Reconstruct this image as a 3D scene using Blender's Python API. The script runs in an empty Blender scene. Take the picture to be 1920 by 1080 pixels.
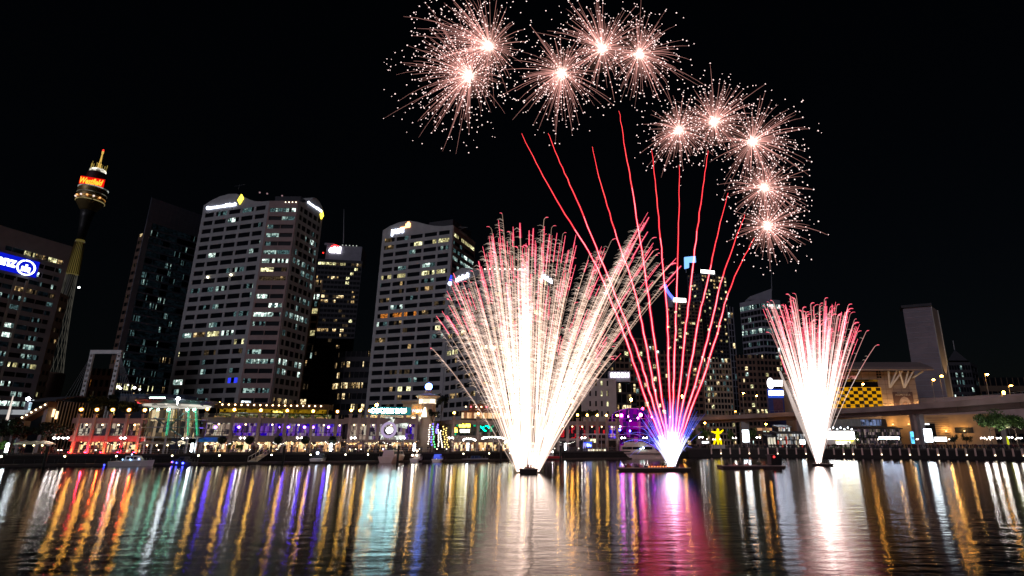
import bpy, math, random
from mathutils import Vector, Matrix
RNG = random.Random(11)
sc = bpy.context.scene
COL = sc.collection
# ------------------------------------------------------------------ camera
F, U0, V0, CH = 1045.0, 1080.0, 540.0, 5.0
TH = math.atan(292 / 1045)
cd = bpy.data.cameras.new("camera")
cam = bpy.data.objects.new("camera", cd)
COL.objects.link(cam)
cam.location = (0, 0, CH)
cam.rotation_euler = (math.pi / 2 + TH, 0, 0)
cd.sensor_width = 36
cd.lens = F / 1920 * 36
cd.shift_x = (960 - U0) / 1920
cd.clip_start = 0.5
cd.clip_end = 6000
sc.camera = cam
# ------------------------------------------------------------------ sky and dim night light
w = bpy.data.worlds.new("World")
sc.world = w
w.use_nodes = True
nt = w.node_tree
bg = nt.nodes["Background"]
sky = nt.nodes.new("ShaderNodeTexSky")
sky.sky_type = 'NISHITA'
sky.sun_disc = False
sky.sun_elevation = math.radians(28)
sky.sun_rotation = math.radians(205)
nt.links.new(sky.outputs[0], bg.inputs[0])
bg.inputs[1].default_value = 0.00042
sd = bpy.data.lights.new("sun", 'SUN')
sd.energy = 0.46
sd.angle = math.radians(25)
sd.color = (.88, 0.84, 1.0)
sun = bpy.data.objects.new("sun", sd)
COL.objects.link(sun)
_el, _az = math.radians(28), math.radians(205)
sun.rotation_euler = Vector((math.sin(_az) * math.cos(_el), math.cos(_az) * math.cos(_el), math.sin(_el))).to_track_quat('Z', 'Y').to_euler()
sc.view_settings.view_transform = 'Standard'
sc.view_settings.look = 'None'
sc.view_settings.exposure = 0
sc.view_settings.gamma = 1
sc.cycles.transparent_max_bounces = 64
sc.cycles.max_bounces = 6
sc.cycles.diffuse_bounces = 2
sc.cycles.glossy_bounces = 3
sc.cycles.use_denoising = True
sc.cycles.sample_clamp_indirect = 12
sc.cycles.caustics_reflective = True

# ------------------------------------------------------------------ measuring
def tz(v): return math.tan(TH + math.atan((V0 - v) / F))
def zv(v, Y): return CH + Y * tz(v)
def P(u, v, Y):
    yc = (V0 - v) / F
    return Vector((((u - U0) / F) / (math.cos(TH) - yc * math.sin(TH)) * Y, Y, zv(v, Y)))
def YW(v, z=0.0): return (z - CH) / tz(v)
def W(u, v, z=0.0): return P(u, v, YW(v, z))
def mpp(v, Y): return (Y * math.cos(TH) + (zv(v, Y) - CH) * math.sin(TH)) / F
def X2(u, Y): return P(u, 832, Y).x
def lerp(a, b, t): return a + (b - a) * t
def interp(pts, x):
    if x <= pts[0][0]: return pts[0][1]
    for (a, fa), (b, fb) in zip(pts, pts[1:]):
        if x <= b: return lerp(fa, fb, (x - a) / (b - a))
    return pts[-1][1]

# ------------------------------------------------------------------ materials
MATS = {}
def mat(name, col, rough=.7, metal=0, var=.25, scale=.35, spec=.3):
    if name in MATS: return MATS[name]
    m = bpy.data.materials.new(name); m.use_nodes = True
    n, l = m.node_tree.nodes, m.node_tree.links
    b = n["Principled BSDF"]
    b.inputs["Roughness"].default_value = rough
    b.inputs["Metallic"].default_value = metal
    b.inputs["Specular IOR Level"].default_value = spec
    tc = n.new("ShaderNodeTexCoord"); no = n.new("ShaderNodeTexNoise")
    no.inputs["Scale"].default_value = scale; no.inputs["Detail"].default_value = 5
    l.new(tc.outputs["Object"], no.inputs["Vector"])
    mx = n.new("ShaderNodeMix"); mx.data_type = 'RGBA'
    mx.inputs[6].default_value = (*[c * (1 - var) for c in col], 1)
    mx.inputs[7].default_value = (*[min(1, c * (1 + var)) for c in col], 1)
    l.new(no.outputs["Fac"], mx.inputs[0]); l.new(mx.outputs[2], b.inputs["Base Color"])
    MATS[name] = m
    return m
def cells(n, l, size):
    """random value per box-shaped cell: furniture, people and shelves seen behind lit glass"""
    tc = n.new("ShaderNodeTexCoord"); sn = n.new("ShaderNodeVectorMath"); sn.operation = 'SNAP'; sn.inputs[1].default_value = size
    nz = n.new("ShaderNodeTexNoise"); nz.inputs["Scale"].default_value = .9 / size[0]; ad = n.new("ShaderNodeVectorMath"); ad.operation = 'MULTIPLY_ADD'
    ad.inputs[1].default_value = (size[0] * .9,) * 3
    wn = n.new("ShaderNodeTexWhiteNoise"); wn.noise_dimensions = '3D'
    l.new(tc.outputs["Object"], nz.inputs["Vector"]); l.new(nz.outputs["Color"], ad.inputs[0]); l.new(tc.outputs["Object"], ad.inputs[2])
    l.new(ad.outputs[0], sn.inputs[0]); l.new(sn.outputs[0], wn.inputs["Vector"])
    return wn
def em(name, col, s, noise=0, sampling='AUTO'):
    """a thing that gives off light, or a lit surface with that light painted in as glow; noise = how patchy the lit interior behind the glass looks (cells per metre)"""
    if name in MATS: return MATS[name]
    m = bpy.data.materials.new(name); m.use_nodes = True
    n, l = m.node_tree.nodes, m.node_tree.links
    n.remove(n["Principled BSDF"])
    e = n.new("ShaderNodeEmission"); e.inputs[0].default_value = (*col, 1); e.inputs[1].default_value = s
    l.new(e.outputs[0], n["Material Output"].inputs[0])
    if noise:
        vo = cells(n, l, (.9 / noise, .9 / noise, .8 / noise))
        mr = n.new("ShaderNodeMapRange"); mr.inputs[1].default_value = .1; mr.inputs[2].default_value = .9
        mr.inputs[3].default_value = .12 * s; mr.inputs[4].default_value = 1.9 * s
        sp = n.new("ShaderNodeSeparateColor")
        l.new(vo.outputs["Color"], sp.inputs[0]); l.new(sp.outputs[0], mr.inputs[0]); l.new(mr.outputs[0], e.inputs[1])
    m.cycles.emission_sampling = sampling
    MATS[name] = m
    return m
def inside(name, stops, s, scale=1.1, squash=(1, 1, .6)):
    """lit interior seen through a shopfront: cells of several colours"""
    if name in MATS: return MATS[name]
    m = em(name, (1, 1, 1), s)
    n, l = m.node_tree.nodes, m.node_tree.links
    e = n["Emission"]
    vo = cells(n, l, (.5 / scale / squash[0], .5 / scale / squash[1], .6 / scale / squash[2]))
    sp = n.new("ShaderNodeSeparateColor"); cr = n.new("ShaderNodeValToRGB"); cr.color_ramp.interpolation = 'CONSTANT'
    l.new(vo.outputs["Color"], sp.inputs[0]); l.new(sp.outputs[0], cr.inputs[0]); l.new(cr.outputs[0], e.inputs[0])
    r = cr.color_ramp
    while len(r.elements) < len(stops): r.elements.new(.5)
    for i, c in enumerate(stops):
        r.elements[i].position = i / len(stops); r.elements[i].color = (*c, 1)
    return m
def glow(name, col, s, sampling='NONE'):
    """see-through glow for burning spark trails, painted halos and lamp globes: adds its light to what lies behind it"""
    if name in MATS: return MATS[name]
    m = bpy.data.materials.new(name); m.use_nodes = True
    n, l = m.node_tree.nodes, m.node_tree.links
    n.remove(n["Principled BSDF"])
    e = n.new("ShaderNodeEmission"); e.inputs[0].default_value = (*col, 1); e.inputs[1].default_value = s
    t = n.new("ShaderNodeBsdfTransparent"); a = n.new("ShaderNodeAddShader")
    l.new(e.outputs[0], a.inputs[0]); l.new(t.outputs[0], a.inputs[1]); l.new(a.outputs[0], n["Material Output"].inputs[0])
    m.cycles.emission_sampling = sampling
    MATS[name] = m
    return m

# ------------------------------------------------------------------ mesh building
class MB:
    def __init__(s): s.v = []; s.f = []; s.mi = []; s.m = 0
    def face(s, pts):
        b = len(s.v); s.v += [tuple(p) for p in pts]; s.f.append(tuple(range(b, b + len(pts)))); s.mi.append(s.m)
    def add(s, vs, fs):
        b = len(s.v); s.v += [tuple(p) for p in vs]
        for f in fs: s.f.append(tuple(i + b for i in f)); s.mi.append(s.m)
    def hexa(s, p):  # p: 4 bottom, 4 top
        s.add(p, [(3, 2, 1, 0), (4, 5, 6, 7), (0, 1, 5, 4), (1, 2, 6, 5), (2, 3, 7, 6), (3, 0, 4, 7)])
    def box(s, x0, x1, y0, y1, z0, z1):
        s.hexa([(x0, y0, z0), (x1, y0, z0), (x1, y1, z0), (x0, y1, z0), (x0, y0, z1), (x1, y0, z1), (x1, y1, z1), (x0, y1, z1)])
    def fbox(s, fr, s0, s1, d0, d1, z0, z1):  # in the frame of a facade: s along, d outward
        a, b, c, d = fr(s0, d1), fr(s1, d1), fr(s1, d0), fr(s0, d0)
        s.hexa([(*q, z0) for q in (a, b, c, d)] + [(*q, z1) for q in (a, b, c, d)])
    def fquad(s, fr, s0, s1, d, z0, z1):
        a, b = fr(s0, d), fr(s1, d)
        s.face([(*a, z0), (*b, z0), (*b, z1), (*a, z1)])
    def prism(s, poly, z0, z1):
        n = len(poly)
        zz = z1 if isinstance(z1, (list, tuple)) else [z1] * n
        s.add([(p[0], p[1], z0) for p in poly] + [(p[0], p[1], z) for p, z in zip(poly, zz)],
              [tuple(range(n))[::-1], tuple(range(n, 2 * n))] + [(i, (i + 1) % n, (i + 1) % n + n, i + n) for i in range(n)])
    def tube(s, path, rad, n=5, cap=True):
        path = [Vector(p) for p in path]
        if not isinstance(rad, (list, tuple)): rad = [rad] * len(path)
        b = len(s.v); k = len(path)
        for i, p in enumerate(path):
            t = (path[min(i + 1, k - 1)] - path[max(i - 1, 0)])
            t = t.normalized() if t.length > 1e-9 else Vector((0, 0, 1))
            ref = Vector((0, 1, 0)) if abs(t.y) < .9 else Vector((1, 0, 0))
            a = t.cross(ref).normalized(); c = t.cross(a)
            for j in range(n):
                an = 2 * math.pi * j / n
                s.v.append(tuple(p + (a * math.cos(an) + c * math.sin(an)) * rad[i]))
        for i in range(k - 1):
            for j in range(n):
                j2 = (j + 1) % n
                s.f.append((b + i * n + j, b + i * n + j2, b + (i + 1) * n + j2, b + (i + 1) * n + j)); s.mi.append(s.m)
        if cap:
            s.f.append(tuple(b + j for j in range(n))[::-1]); s.mi.append(s.m)
            s.f.append(tuple(b + (k - 1) * n + j for j in range(n))); s.mi.append(s.m)
    def lathe(s, c, prof, n=24):
        b = len(s.v); k = len(prof)
        for r, z in prof:
            for j in range(n):
                an = 2 * math.pi * j / n
                s.v.append((c[0] + r * math.cos(an), c[1] + r * math.sin(an), c[2] + z))
        for i in range(k - 1):
            for j in range(n):
                j2 = (j + 1) % n
                s.f.append((b + i * n + j, b + i * n + j2, b + (i + 1) * n + j2, b + (i + 1) * n + j)); s.mi.append(s.m)
        s.f.append(tuple(b + j for j in range(n))[::-1]); s.mi.append(s.m)
        s.f.append(tuple(b + (k - 1) * n + j for j in range(n))); s.mi.append(s.m)
    def ball(s, c, r, n=8, k=6, sq=1):
        s.lathe(c, [(max(.001, r * math.sin(math.pi * i / k)), -r * sq * math.cos(math.pi * i / k)) for i in range(k + 1)], n)
    def octa(s, c, r):
        x, y, z = c
        s.add([(x + r, y, z), (x, y + r, z), (x - r, y, z), (x, y - r, z), (x, y, z + r), (x, y, z - r)],
              [(0, 1, 4), (1, 2, 4), (2, 3, 4), (3, 0, 4), (1, 0, 5), (2, 1, 5), (3, 2, 5), (0, 3, 5)])

def frame(p0, p1):
    p0, p1 = Vector(p0[:2]), Vector(p1[:2])
    e = (p1 - p0); L = e.length; e = e / L; n = Vector((e.y, -e.x))
    f = lambda s, d: tuple(p0 + e * s + n * d)
    f.L, f.e, f.n = L, e, n
    return f
def mesh(mb, mats, off=(0, 0, 0), name="mesh"):
    me = bpy.data.meshes.new(name)
    ox, oy, oz = off
    me.from_pydata([(x - ox, y - oy, z - oz) for x, y, z in mb.v], [], mb.f)
    for m in (mats if isinstance(mats, (list, tuple)) else [mats]): me.materials.append(m)
    me.polygons.foreach_set("material_index", mb.mi)
    me.update()
    return me
def thing(name, label, cat, loc, group=None, rot=0):
    o = bpy.data.objects.new(name, None); COL.objects.link(o)
    o.empty_display_size = .5
    o.location = loc; o.rotation_euler = (0, 0, rot)
    o["label"] = label; o["category"] = cat
    if group: o["group"] = group
    return o
def part(name, mb, mats, parent, local=False, kind=None, label=None, smooth=False, root=None):
    """a mesh under its thing; built in world coordinates unless local"""
    r = root or parent
    while r and r.parent: r = r.parent
    me = mesh(mb, mats, (0, 0, 0) if local or r is None else tuple(r.location), name)
    o = bpy.data.objects.new(name, me); COL.objects.link(o)
    if parent is not None: o.parent = parent
    if kind: o["kind"] = kind
    if label: o["label"] = label
    if smooth:
        me.polygons.foreach_set("use_smooth", [True] * len(me.polygons))
    return o
def struct(name, mb, mats, kind='structure'):
    return part(name, mb, mats, None, kind=kind)
def dup(t, loc, label=None, rot=None, group=None):
    kids = {}
    for o in ALLKIDS(t): kids.setdefault(o.parent, []).append(o)
    def rec(o, par):
        c = o.copy(); COL.objects.link(c); c.parent = par
        for k in kids.get(o, []): rec(k, c)
        return c
    r = rec(t, None); r.location = loc
    if rot is not None: r.rotation_euler = (0, 0, rot)
    if label: r["label"] = label
    if group: r["group"] = group
    return r
def ALLKIDS(t):
    out = []; st = list(t.children)
    while st:
        o = st.pop(); out.append(o); st += list(o.children)
    return out
ORD = "first second third fourth fifth sixth seventh eighth ninth tenth eleventh twelfth thirteenth fourteenth fifteenth sixteenth seventeenth eighteenth nineteenth twentieth".split()
ORD += ["twenty-" + x for x in ORD[:9]] + ["thirtieth"] + ["thirty-" + x for x in ORD[:9]] + ["fortieth"] + ["forty-" + x for x in ORD[:9]]

def text(s, parent, m, c, e, n, width=None, height=None, name="lettering", depth=.12, bold=0, up=(0, 0, 1), slant=0):
    cu = bpy.data.curves.new("t", 'FONT'); cu.body = s; cu.align_x = 'CENTER'; cu.align_y = 'CENTER'
    cu.extrude = .05; cu.offset = bold; cu.resolution_u = 3; cu.shear = slant
    o = bpy.data.objects.new("t", cu); COL.objects.link(o)
    dg = bpy.context.evaluated_depsgraph_get()
    me = bpy.data.meshes.new_from_object(o.evaluated_get(dg))
    bpy.data.objects.remove(o); bpy.data.curves.remove(cu)
    xs = [v.co.x for v in me.vertices]; ys = [v.co.y for v in me.vertices]
    cx, cy = (min(xs) + max(xs)) / 2, (min(ys) + max(ys)) / 2
    kx = width / (max(xs) - min(xs)) if width else None
    ky = height / (max(ys) - min(ys)) if height else kx
    kx = kx or ky
    r = parent
    while r.parent: r = r.parent
    c, e, n, up = Vector(c) - r.location, Vector(e), Vector(n), Vector(up)
    for v in me.vertices:
        v.co = c + e * ((v.co.x - cx) * kx) + up * ((v.co.y - cy) * ky) + n * (v.co.z / .05 * depth * .5)
    me.materials.clear(); me.materials.append(m)
    ob = bpy.data.objects.new(name, me); COL.objects.link(ob); ob.parent = parent
    return ob

# ------------------------------------------------------------------ common materials
M_DARK = mat("dark_glass", (.006, .008, .012), .4, spec=.08)
M_CONC = mat("concrete", (.30, .28, .29), .8)
M_PALE = mat("pale_cladding", (.37, .37, .38), .75)
M_PINK = mat("pink_granite", (.33, .24, .23), .7)
M_GREY = mat("grey_cladding", (.25, .25, .30), .7)
M_DGREY = mat("dark_cladding", (.045, .045, .055), .7)
M_BROWN = mat("brown_cladding", (.16, .10, .075), .8)
M_TAN = mat("tan_render", (.42, .32, .24), .8)
M_WHITE = mat("white_paint", (.7, .7, .7), .5)
M_BLACK = mat("black_metal", (.012, .012, .013), .5)
M_STEEL = mat("steel", (.35, .36, .38), .4, .6)
M_WOOD = mat("dock_boards", (.05, .04, .035), .85)
M_PAVE = mat("paving", (.10, .09, .085), .85, scale=2)
M_LEAF = mat("leaf_green", (.035, .07, .02), .6, var=.5, scale=2)
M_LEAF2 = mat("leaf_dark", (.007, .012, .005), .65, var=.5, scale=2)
M_LEAF3 = mat("leaf_bright", (.08, .16, .03), .6, var=.5, scale=2)
M_BARK = mat("bark", (.05, .035, .025), .9)
LIT = {
    'c3': em("lit_cool_bright", (.78, .98, .88), 1.15, .9), 'c2': em("lit_cool_mid", (.62, .9, .82), .42, 1.2),
    'c1': em("lit_cool_dim", (.3, .58, .6), .15, 1.4), 'c0': em("glass_faint_glow", (.15, .3, .42), .010, 1.0),  # faintest one: dark glass given a weak glow to lift it from black
    'w3': em("lit_warm_bright", (1, .78, .42), 1.1, .9), 'w2': em("lit_warm_mid", (1, .66, .28), .42, 1.2),
    'w1': em("lit_warm_dim", (.8, .55, .3), .05, 1.4), 'y3': em("lit_yellow_bright", (1, .95, .5), 1.0, .9),
    'y2': em("lit_yellow_mid", (.95, .85, .4), .4, 1.2), 'b3': em("lit_blue", (.03, .05, 1), 1.2), 'o2': em("lit_orange", (1, .32, .05), .4, 1.2),
}
LKEYS = list(LIT)
WMATS = [M_DARK] + [LIT[k] for k in LKEYS]
def LI(k): return 0 if k is None else 1 + LKEYS.index(k)
E_SOD = em("sodium_lamp", (1, .42, .06), 110)
E_YEL = em("yellow_globe_lamp", (1, .52, .08), 120)
E_WHT = em("white_globe_lamp", (1, .93, .85), 70)
E_COOL = em("cool_floodlight", (.85, .95, 1), 60)
E_SIGNW = em("sign_white", (.85, .92, 1), 3.2)
# ================================================================== water, ground, quays
YP = lambda u: interp([(-150, 124), (0, YW(875)), (300, YW(873)), (500, YW(870)), (800, YW(867)), (1000, YW(863)), (1190, YW(861.5)), (1300, YW(858))], u)
QL = [(-150, YP(-150) + 6), (100, YP(100) + 6), (300, YP(300) + 6), (500, YP(500) + 6), (800, YP(800) + 6), (1000, YP(1000) + 6), (1190, YP(1190) + 9)]
QR = [(1290, YW(857)), (1400, YW(857.5)), (1500, YW(858)), (1650, YW(860)), (1780, YW(861.5)), (1900, YW(863)), (2150, YW(866))]
ZP = 2.5
ZR = 3.2
mw = bpy.data.materials.new("harbour_water"); mw.use_nodes = True
n_, l_ = mw.node_tree.nodes, mw.node_tree.links
n_.remove(n_["Principled BSDF"])
gl = n_.new("ShaderNodeBsdfGlossy"); gl.distribution = 'BECKMANN'; gl.inputs["Roughness"].default_value = .118; gl.inputs["Anisotropy"].default_value = .65
gl.inputs["Color"].default_value = (.9, .9, .92, 1)
df = n_.new("ShaderNodeBsdfDiffuse"); df.inputs[0].default_value = (.004, .006, .008, 1)
fr_ = n_.new("ShaderNodeFresnel"); fr_.inputs[0].default_value = 1.2
mxs = n_.new("ShaderNodeMixShader")
tg_ = n_.new("ShaderNodeCombineXYZ"); tg_.inputs[0].default_value = 1; l_.new(tg_.outputs[0], gl.inputs["Tangent"])   # chop runs along the shore
tc_ = n_.new("ShaderNodeTexCoord"); mp_ = n_.new("ShaderNodeMapping"); mp_.inputs["Scale"].default_value = (.75, 1.3, 1)
no_ = n_.new("ShaderNodeTexNoise"); no_.inputs["Scale"].default_value = .62; no_.inputs["Detail"].default_value = 5; no_.inputs["Roughness"].default_value = .52
bp_ = n_.new("ShaderNodeBump"); bp_.inputs["Strength"].default_value = 1; bp_.inputs["Distance"].default_value = .05
l_.new(tc_.outputs["Object"], mp_.inputs[0]); l_.new(mp_.outputs[0], no_.inputs["Vector"]); l_.new(no_.outputs["Fac"], bp_.inputs["Height"])
for nd in (gl, df, fr_): l_.new(bp_.outputs[0], nd.inputs["Normal"])
l_.new(fr_.outputs[0], mxs.inputs[0]); l_.new(df.outputs[0], mxs.inputs[1]); l_.new(gl.outputs[0], mxs.inputs[2])
l_.new(mxs.outputs[0], n_["Material Output"].inputs[0])
b = MB(); b.face([(-500, -60, 0), (500, -60, 0), (500, 330, 0), (-500, 330, 0)]); struct("water", b, mw)

quay = [(X2(u, Y), Y) for u, Y in QL + QR]
poly = [(-800, 60), *quay, (800, 120), (4000, 4500), (-4000, 4500)]
b = MB(); b.prism(poly, -3, ZP); struct("ground", b, M_PAVE)
b = MB(); right = [(X2(u, Y), Y) for u, Y in QR]; b.prism([*right, (800, 122), (3900, 4400), (X2(1290, 600), 600)], ZP - .5, ZR); struct("promenade", b, M_PAVE)
b = MB()   # dark quay wall
for (a, c) in zip(quay, quay[1:]):
    f = frame(a, c); b.fbox(f, 0, f.L, -.3, .08, -2.5, (ZP if c[0] < X2(1295, YW(857)) else ZR) - .3)
struct("quay_wall", b, mat("quay_stone", (.018, .016, .016), .9))
b = MB()   # kerb stone along the quay
for (a, c) in zip(quay, quay[1:]):
    f = frame(a, c); z = ZP if c[0] < X2(1295, YW(857)) else ZR; b.fbox(f, 0, f.L, -.5, .12, z - .28, z + .12)
struct("quay_edge", b, mat("kerb_stone", (.05, .045, .042), .85))

# ================================================================== office towers
def litgen(seed, p=.06, pal='c', rows={}, dim=.3, k=(3, 5), faint=.0, spot={}, fill=.85):
    r = random.Random(seed)
    memo = {}
    def f(ft, bay):
        if ft not in memo:
            memo[ft] = rows.get(ft, (p, pal))
        if (ft, bay) in spot:
            key = spot[(ft, bay)]; kk = r.randint(*k)
            return [key if r.random() < .8 else None for _ in range(kk)]
        pp, pl = memo[ft]
        kk = r.randint(*k)
        if r.random() < pp:
            lv = r.choice('3321')
            q = pl if len(pl) == 1 else r.choice(pl)
            if q in 'bo': return [q + ('3' if q == 'b' else '2') if r.random() < .5 else None for _ in range(kk)]
            return [(q if q != 'y' or lv != '1' else 'w') + (lv if r.random() < .7 else r.choice('12' if q != 'y' else '23')) if r.random() < fill else None for _ in range(kk)]
        if r.random() < dim:
            q = (pl if len(pl) == 1 else r.choice(pl)).replace('y', 'w').replace('b', 'c').replace('o', 'w')
            return [(q + ('1' if r.random() < .75 else '2')) if r.random() < .3 else None for _ in range(kk)]
        if r.random() < faint: return ['c0'] * kk
        return [None] * kk
    return f

def tower(name, label, cs, D, faces, wall, z0=ZP, ztop=None, group=None, cat="tower", keep=90, flat=False):
    pts = [P(*c) for c in cs]
    zt = ztop or sum(p.z for p in pts) / len(pts)
    fp = [(p.x, p.y) for p in pts]
    def back(p):
        L = math.hypot(*p); return (p[0] * (1 + D / L), p[1] * (1 + D / L))
    root = thing(name, label, cat, (sum(p[0] for p in fp) / len(fp), sum(p[1] for p in fp) / len(fp), z0), group)
    core = MB(); core.prism(fp[::-1] + [back(fp[0]), back(fp[-1])], z0, zt)
    wl = MB(); wl.v, wl.f, wl.mi = core.v, core.f, core.mi
    wins = []
    frs = []
    for (a, c), st in zip(zip(fp, fp[1:]), faces):
        fr = frame(a, c); frs.append(fr)
        if st is None: continue
        nf, nb = st['nf'], st['nb']; top = st.get('top', 0); sp = st.get('sp', .42); pw = st.get('pw', .8); pr = st.get('pr', .4)
        bot = st.get('bot', 0)
        wl.m = st.get('m', 1)
        fh = (zt - z0 - top - bot) / nf; bw = fr.L / nb
        if bot: wl.fbox(fr, 0, fr.L, -.02, pr, z0, z0 + bot)
        for f in range(nf):
            z = z0 + bot + f * fh
            if sp > 0: wl.fbox(fr, 0, fr.L, -.02, pr, z, z + sp * fh)
        if top: wl.fbox(fr, 0, fr.L, -.02, pr, zt - top, zt + .05)
        if pw > 0:
            e = st.get('ends', pw)
            for i in range(nb + 1):
                h = e if i in (0, nb) else pw
                s0 = max(0.01, i * bw - h / 2 if 0 < i < nb else (0.01 if i == 0 else fr.L - h)); s1 = s0 + h if i < nb else fr.L - .01
                wl.fbox(fr, s0, s1, -.02, pr - .06, z0, zt - .02)
        for f in range(nf):
            z = z0 + bot + f * fh
            for i in range(nb):
                keys = st['lit'](nf - 1 - f, i)
                if st.get('skip') and (nf - 1 - f, i) in st['skip']:
                    continue
                mb = MB(); k = len(keys)
                a0, a1 = i * bw + max(pw, .02) / 2, (i + 1) * bw - max(pw, .02) / 2
                for j, key in enumerate(keys):
                    mb.m = LI(key)
                    q0, q1 = lerp(a0, a1, j / k), lerp(a0, a1, (j + 1) / k) - .12
                    zl, zh = z + sp * fh, z + fh
                    if key and key[1] in '23' and (len(wins) + j * 3 + f) % 5 < 3:   # bright ceiling, dimmer desks below
                        zm = lerp(zl, zh, .45 + .07 * ((j + f) % 3)); mb.fquad(fr, q0, q1, .05, zm, zh)
                        mb.m = LI(key[0] + ('2' if key[1] == '3' and key[0] not in 'b' else '1')) if key[0] + '1' in LIT else LI(key)
                        mb.fquad(fr, q0, q1, .05, zl, zm - .02)
                    else: mb.fquad(fr, q0, q1, .05, zl, zh)
                rank = sum({'3': 3, '2': 2, '1': .5, '0': .1}[x[-1]] for x in keys if x)
                wins.append((rank + .001 * fr.L / nb, mb))
        if st.get('skip'):
            wl.m = 1
    part("wall", wl, [M_DARK if not flat else wall, wall, M_PINK, M_GREY], root)
    wins.sort(key=lambda t: -t[0])
    for r, mb in wins[:keep]: part("window", mb, WMATS, root)
    rest = MB()
    for r, mb in wins[keep:]:
        for f, m in zip(mb.f, mb.mi):
            rest.m = m; rest.face([mb.v[i] for i in f])
    if rest.f: part("windows", rest, WMATS, root, kind='stuff')
    root_info = dict(root=root, fr=frs, zt=zt, fp=fp)
    return root_info
def crest(T, i, outline, depth, m=None, pr=.42, name="roof_crest"):
    """curved gable standing on facade i; outline = (fraction along, metres above the roof)"""
    fr, zt = T['fr'][i], T['zt']
    mb = MB(); pts = [(s * fr.L, zt + h) for s, h in outline]
    base = [(outline[-1][0] * fr.L, zt - 1.2), (outline[0][0] * fr.L, zt - 1.2)]
    ring = pts + base; n = len(ring)
    A = [(*fr(s, pr + .03), z) for s, z in ring]; B = [(*fr(s, -depth), z) for s, z in ring]
    mb.add(A + B, [tuple(range(n)), tuple(range(n, 2 * n))[::-1]] + [(j, j + n, (j + 1) % n + n, (j + 1) % n) for j in range(n)])
    return part(name, mb, m or M_PALE, T['root'])
def roofbox(T, s0, s1, h, d0, d1, i=0, m=None, name="roof_plant"):
    mb = MB(); mb.fbox(T['fr'][i], s0 * T['fr'][i].L, s1 * T['fr'][i].L, -d1, -d0, T['zt'] - .3, T['zt'] + h)
    return part(name, mb, m or M_DGREY, T['root'])
def signat(T, i, s, h, txt, width, m, name="sign_lettering", bold=.02, d=.75, slant=0, height=None):
    fr = T['fr'][i]; c = (*fr(s * fr.L, d), T['zt'] + h)
    return text(txt, T['root'], m, c, (*fr.e, 0), (*fr.n, 0), width=width, bold=bold, name=name, depth=.5, slant=slant, height=height)
def bulb(T, pos, r, m, name="roof_light"):
    mb = MB(); mb.ball(pos, r); return part(name, mb, m, T['root'])

G_T = "office towers behind the waterfront"
# --- the broad tower at the picture's edge with the blue sign
r_ = {7: (.25, 'c'), 12: (.85, 'yc'), 16: (.85, 'c'), 4: (.3, 'w'), 0: (.35, 'y')}
Y1 = 205
T1 = tower("office_tower", "broad grey tower with a glowing blue sign near its roof", [(-75, 415, 192), (8, 430, Y1), (139, 447, 228)], 40,
           [dict(nf=21, nb=4, top=7, sp=.5, pw=1.2, lit=litgen(1, .1, 'c', r_), m=1),
            dict(nf=21, nb=6, top=7, sp=.5, pw=0.18, ends=1.8, lit=litgen(2, .12, 'c', r_, dim=.5, faint=.5, k=(4, 6)), m=1)], M_GREY, group=G_T)
f1 = T1['fr'][1]
mb = MB(); za, zb = zv(510, 210), zv(475, 207)
fA = T1['fr'][0]
mb.fbox(f1, 0.05, f1.L * .58, .45, .62, za, zb)
sg = part("sign_panel", mb, em("sign_blue", (.004, .012, .75), .8), T1['root'])
mb = MB(); mb.fbox(fA, fA.L * .3, fA.L - .05, .45, .62, za, zb)
part("sign_panel", mb, em("sign_blue", (.004, .012, .75), .8), T1['root'])
cS = f1(f1.L * .02, .95)
text("anz", T1['root'], E_SIGNW, (*f1(f1.L * .135, .85), lerp(za, zb, .5)), (*f1.e, 0), (*f1.n, 0), width=f1.L * .25, height=3.0, bold=.03, name="sign_lettering", depth=.3)
text("Alli", T1['root'], E_SIGNW, (*fA(fA.L - 4.2, .85), lerp(za, zb, .55)), (*fA.e, 0), (*fA.n, 0), width=5.6, bold=.03, name="sign_lettering", depth=.3)
mb = MB()
cc = f1.L * .405; zc = lerp(za, zb, .46)
ring = [(cc + 2.9 * math.cos(t), zc + 2.9 * math.sin(t)) for t in [2 * math.pi * k / 28 for k in range(29)]]
mb.tube([(*f1(s, .9), z) for s, z in ring], .32, 6)
for dx, h in ((-1.1, 2.0), (0, 3.0), (1.1, 2.0)):
    mb.fbox(f1, cc + dx - .36, cc + dx + .36, .75, 1.0, zc - 1.7, zc - 1.7 + h)
part("sign_emblem", mb, E_SIGNW, T1['root'])
mb = MB()
for s in (.30, .46): mb.fbox(f1, f1.L * s, f1.L * s + .8, .3, .75, ZP, za - 2)
part("facade_fins", mb, M_PALE, T1['root'])

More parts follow.
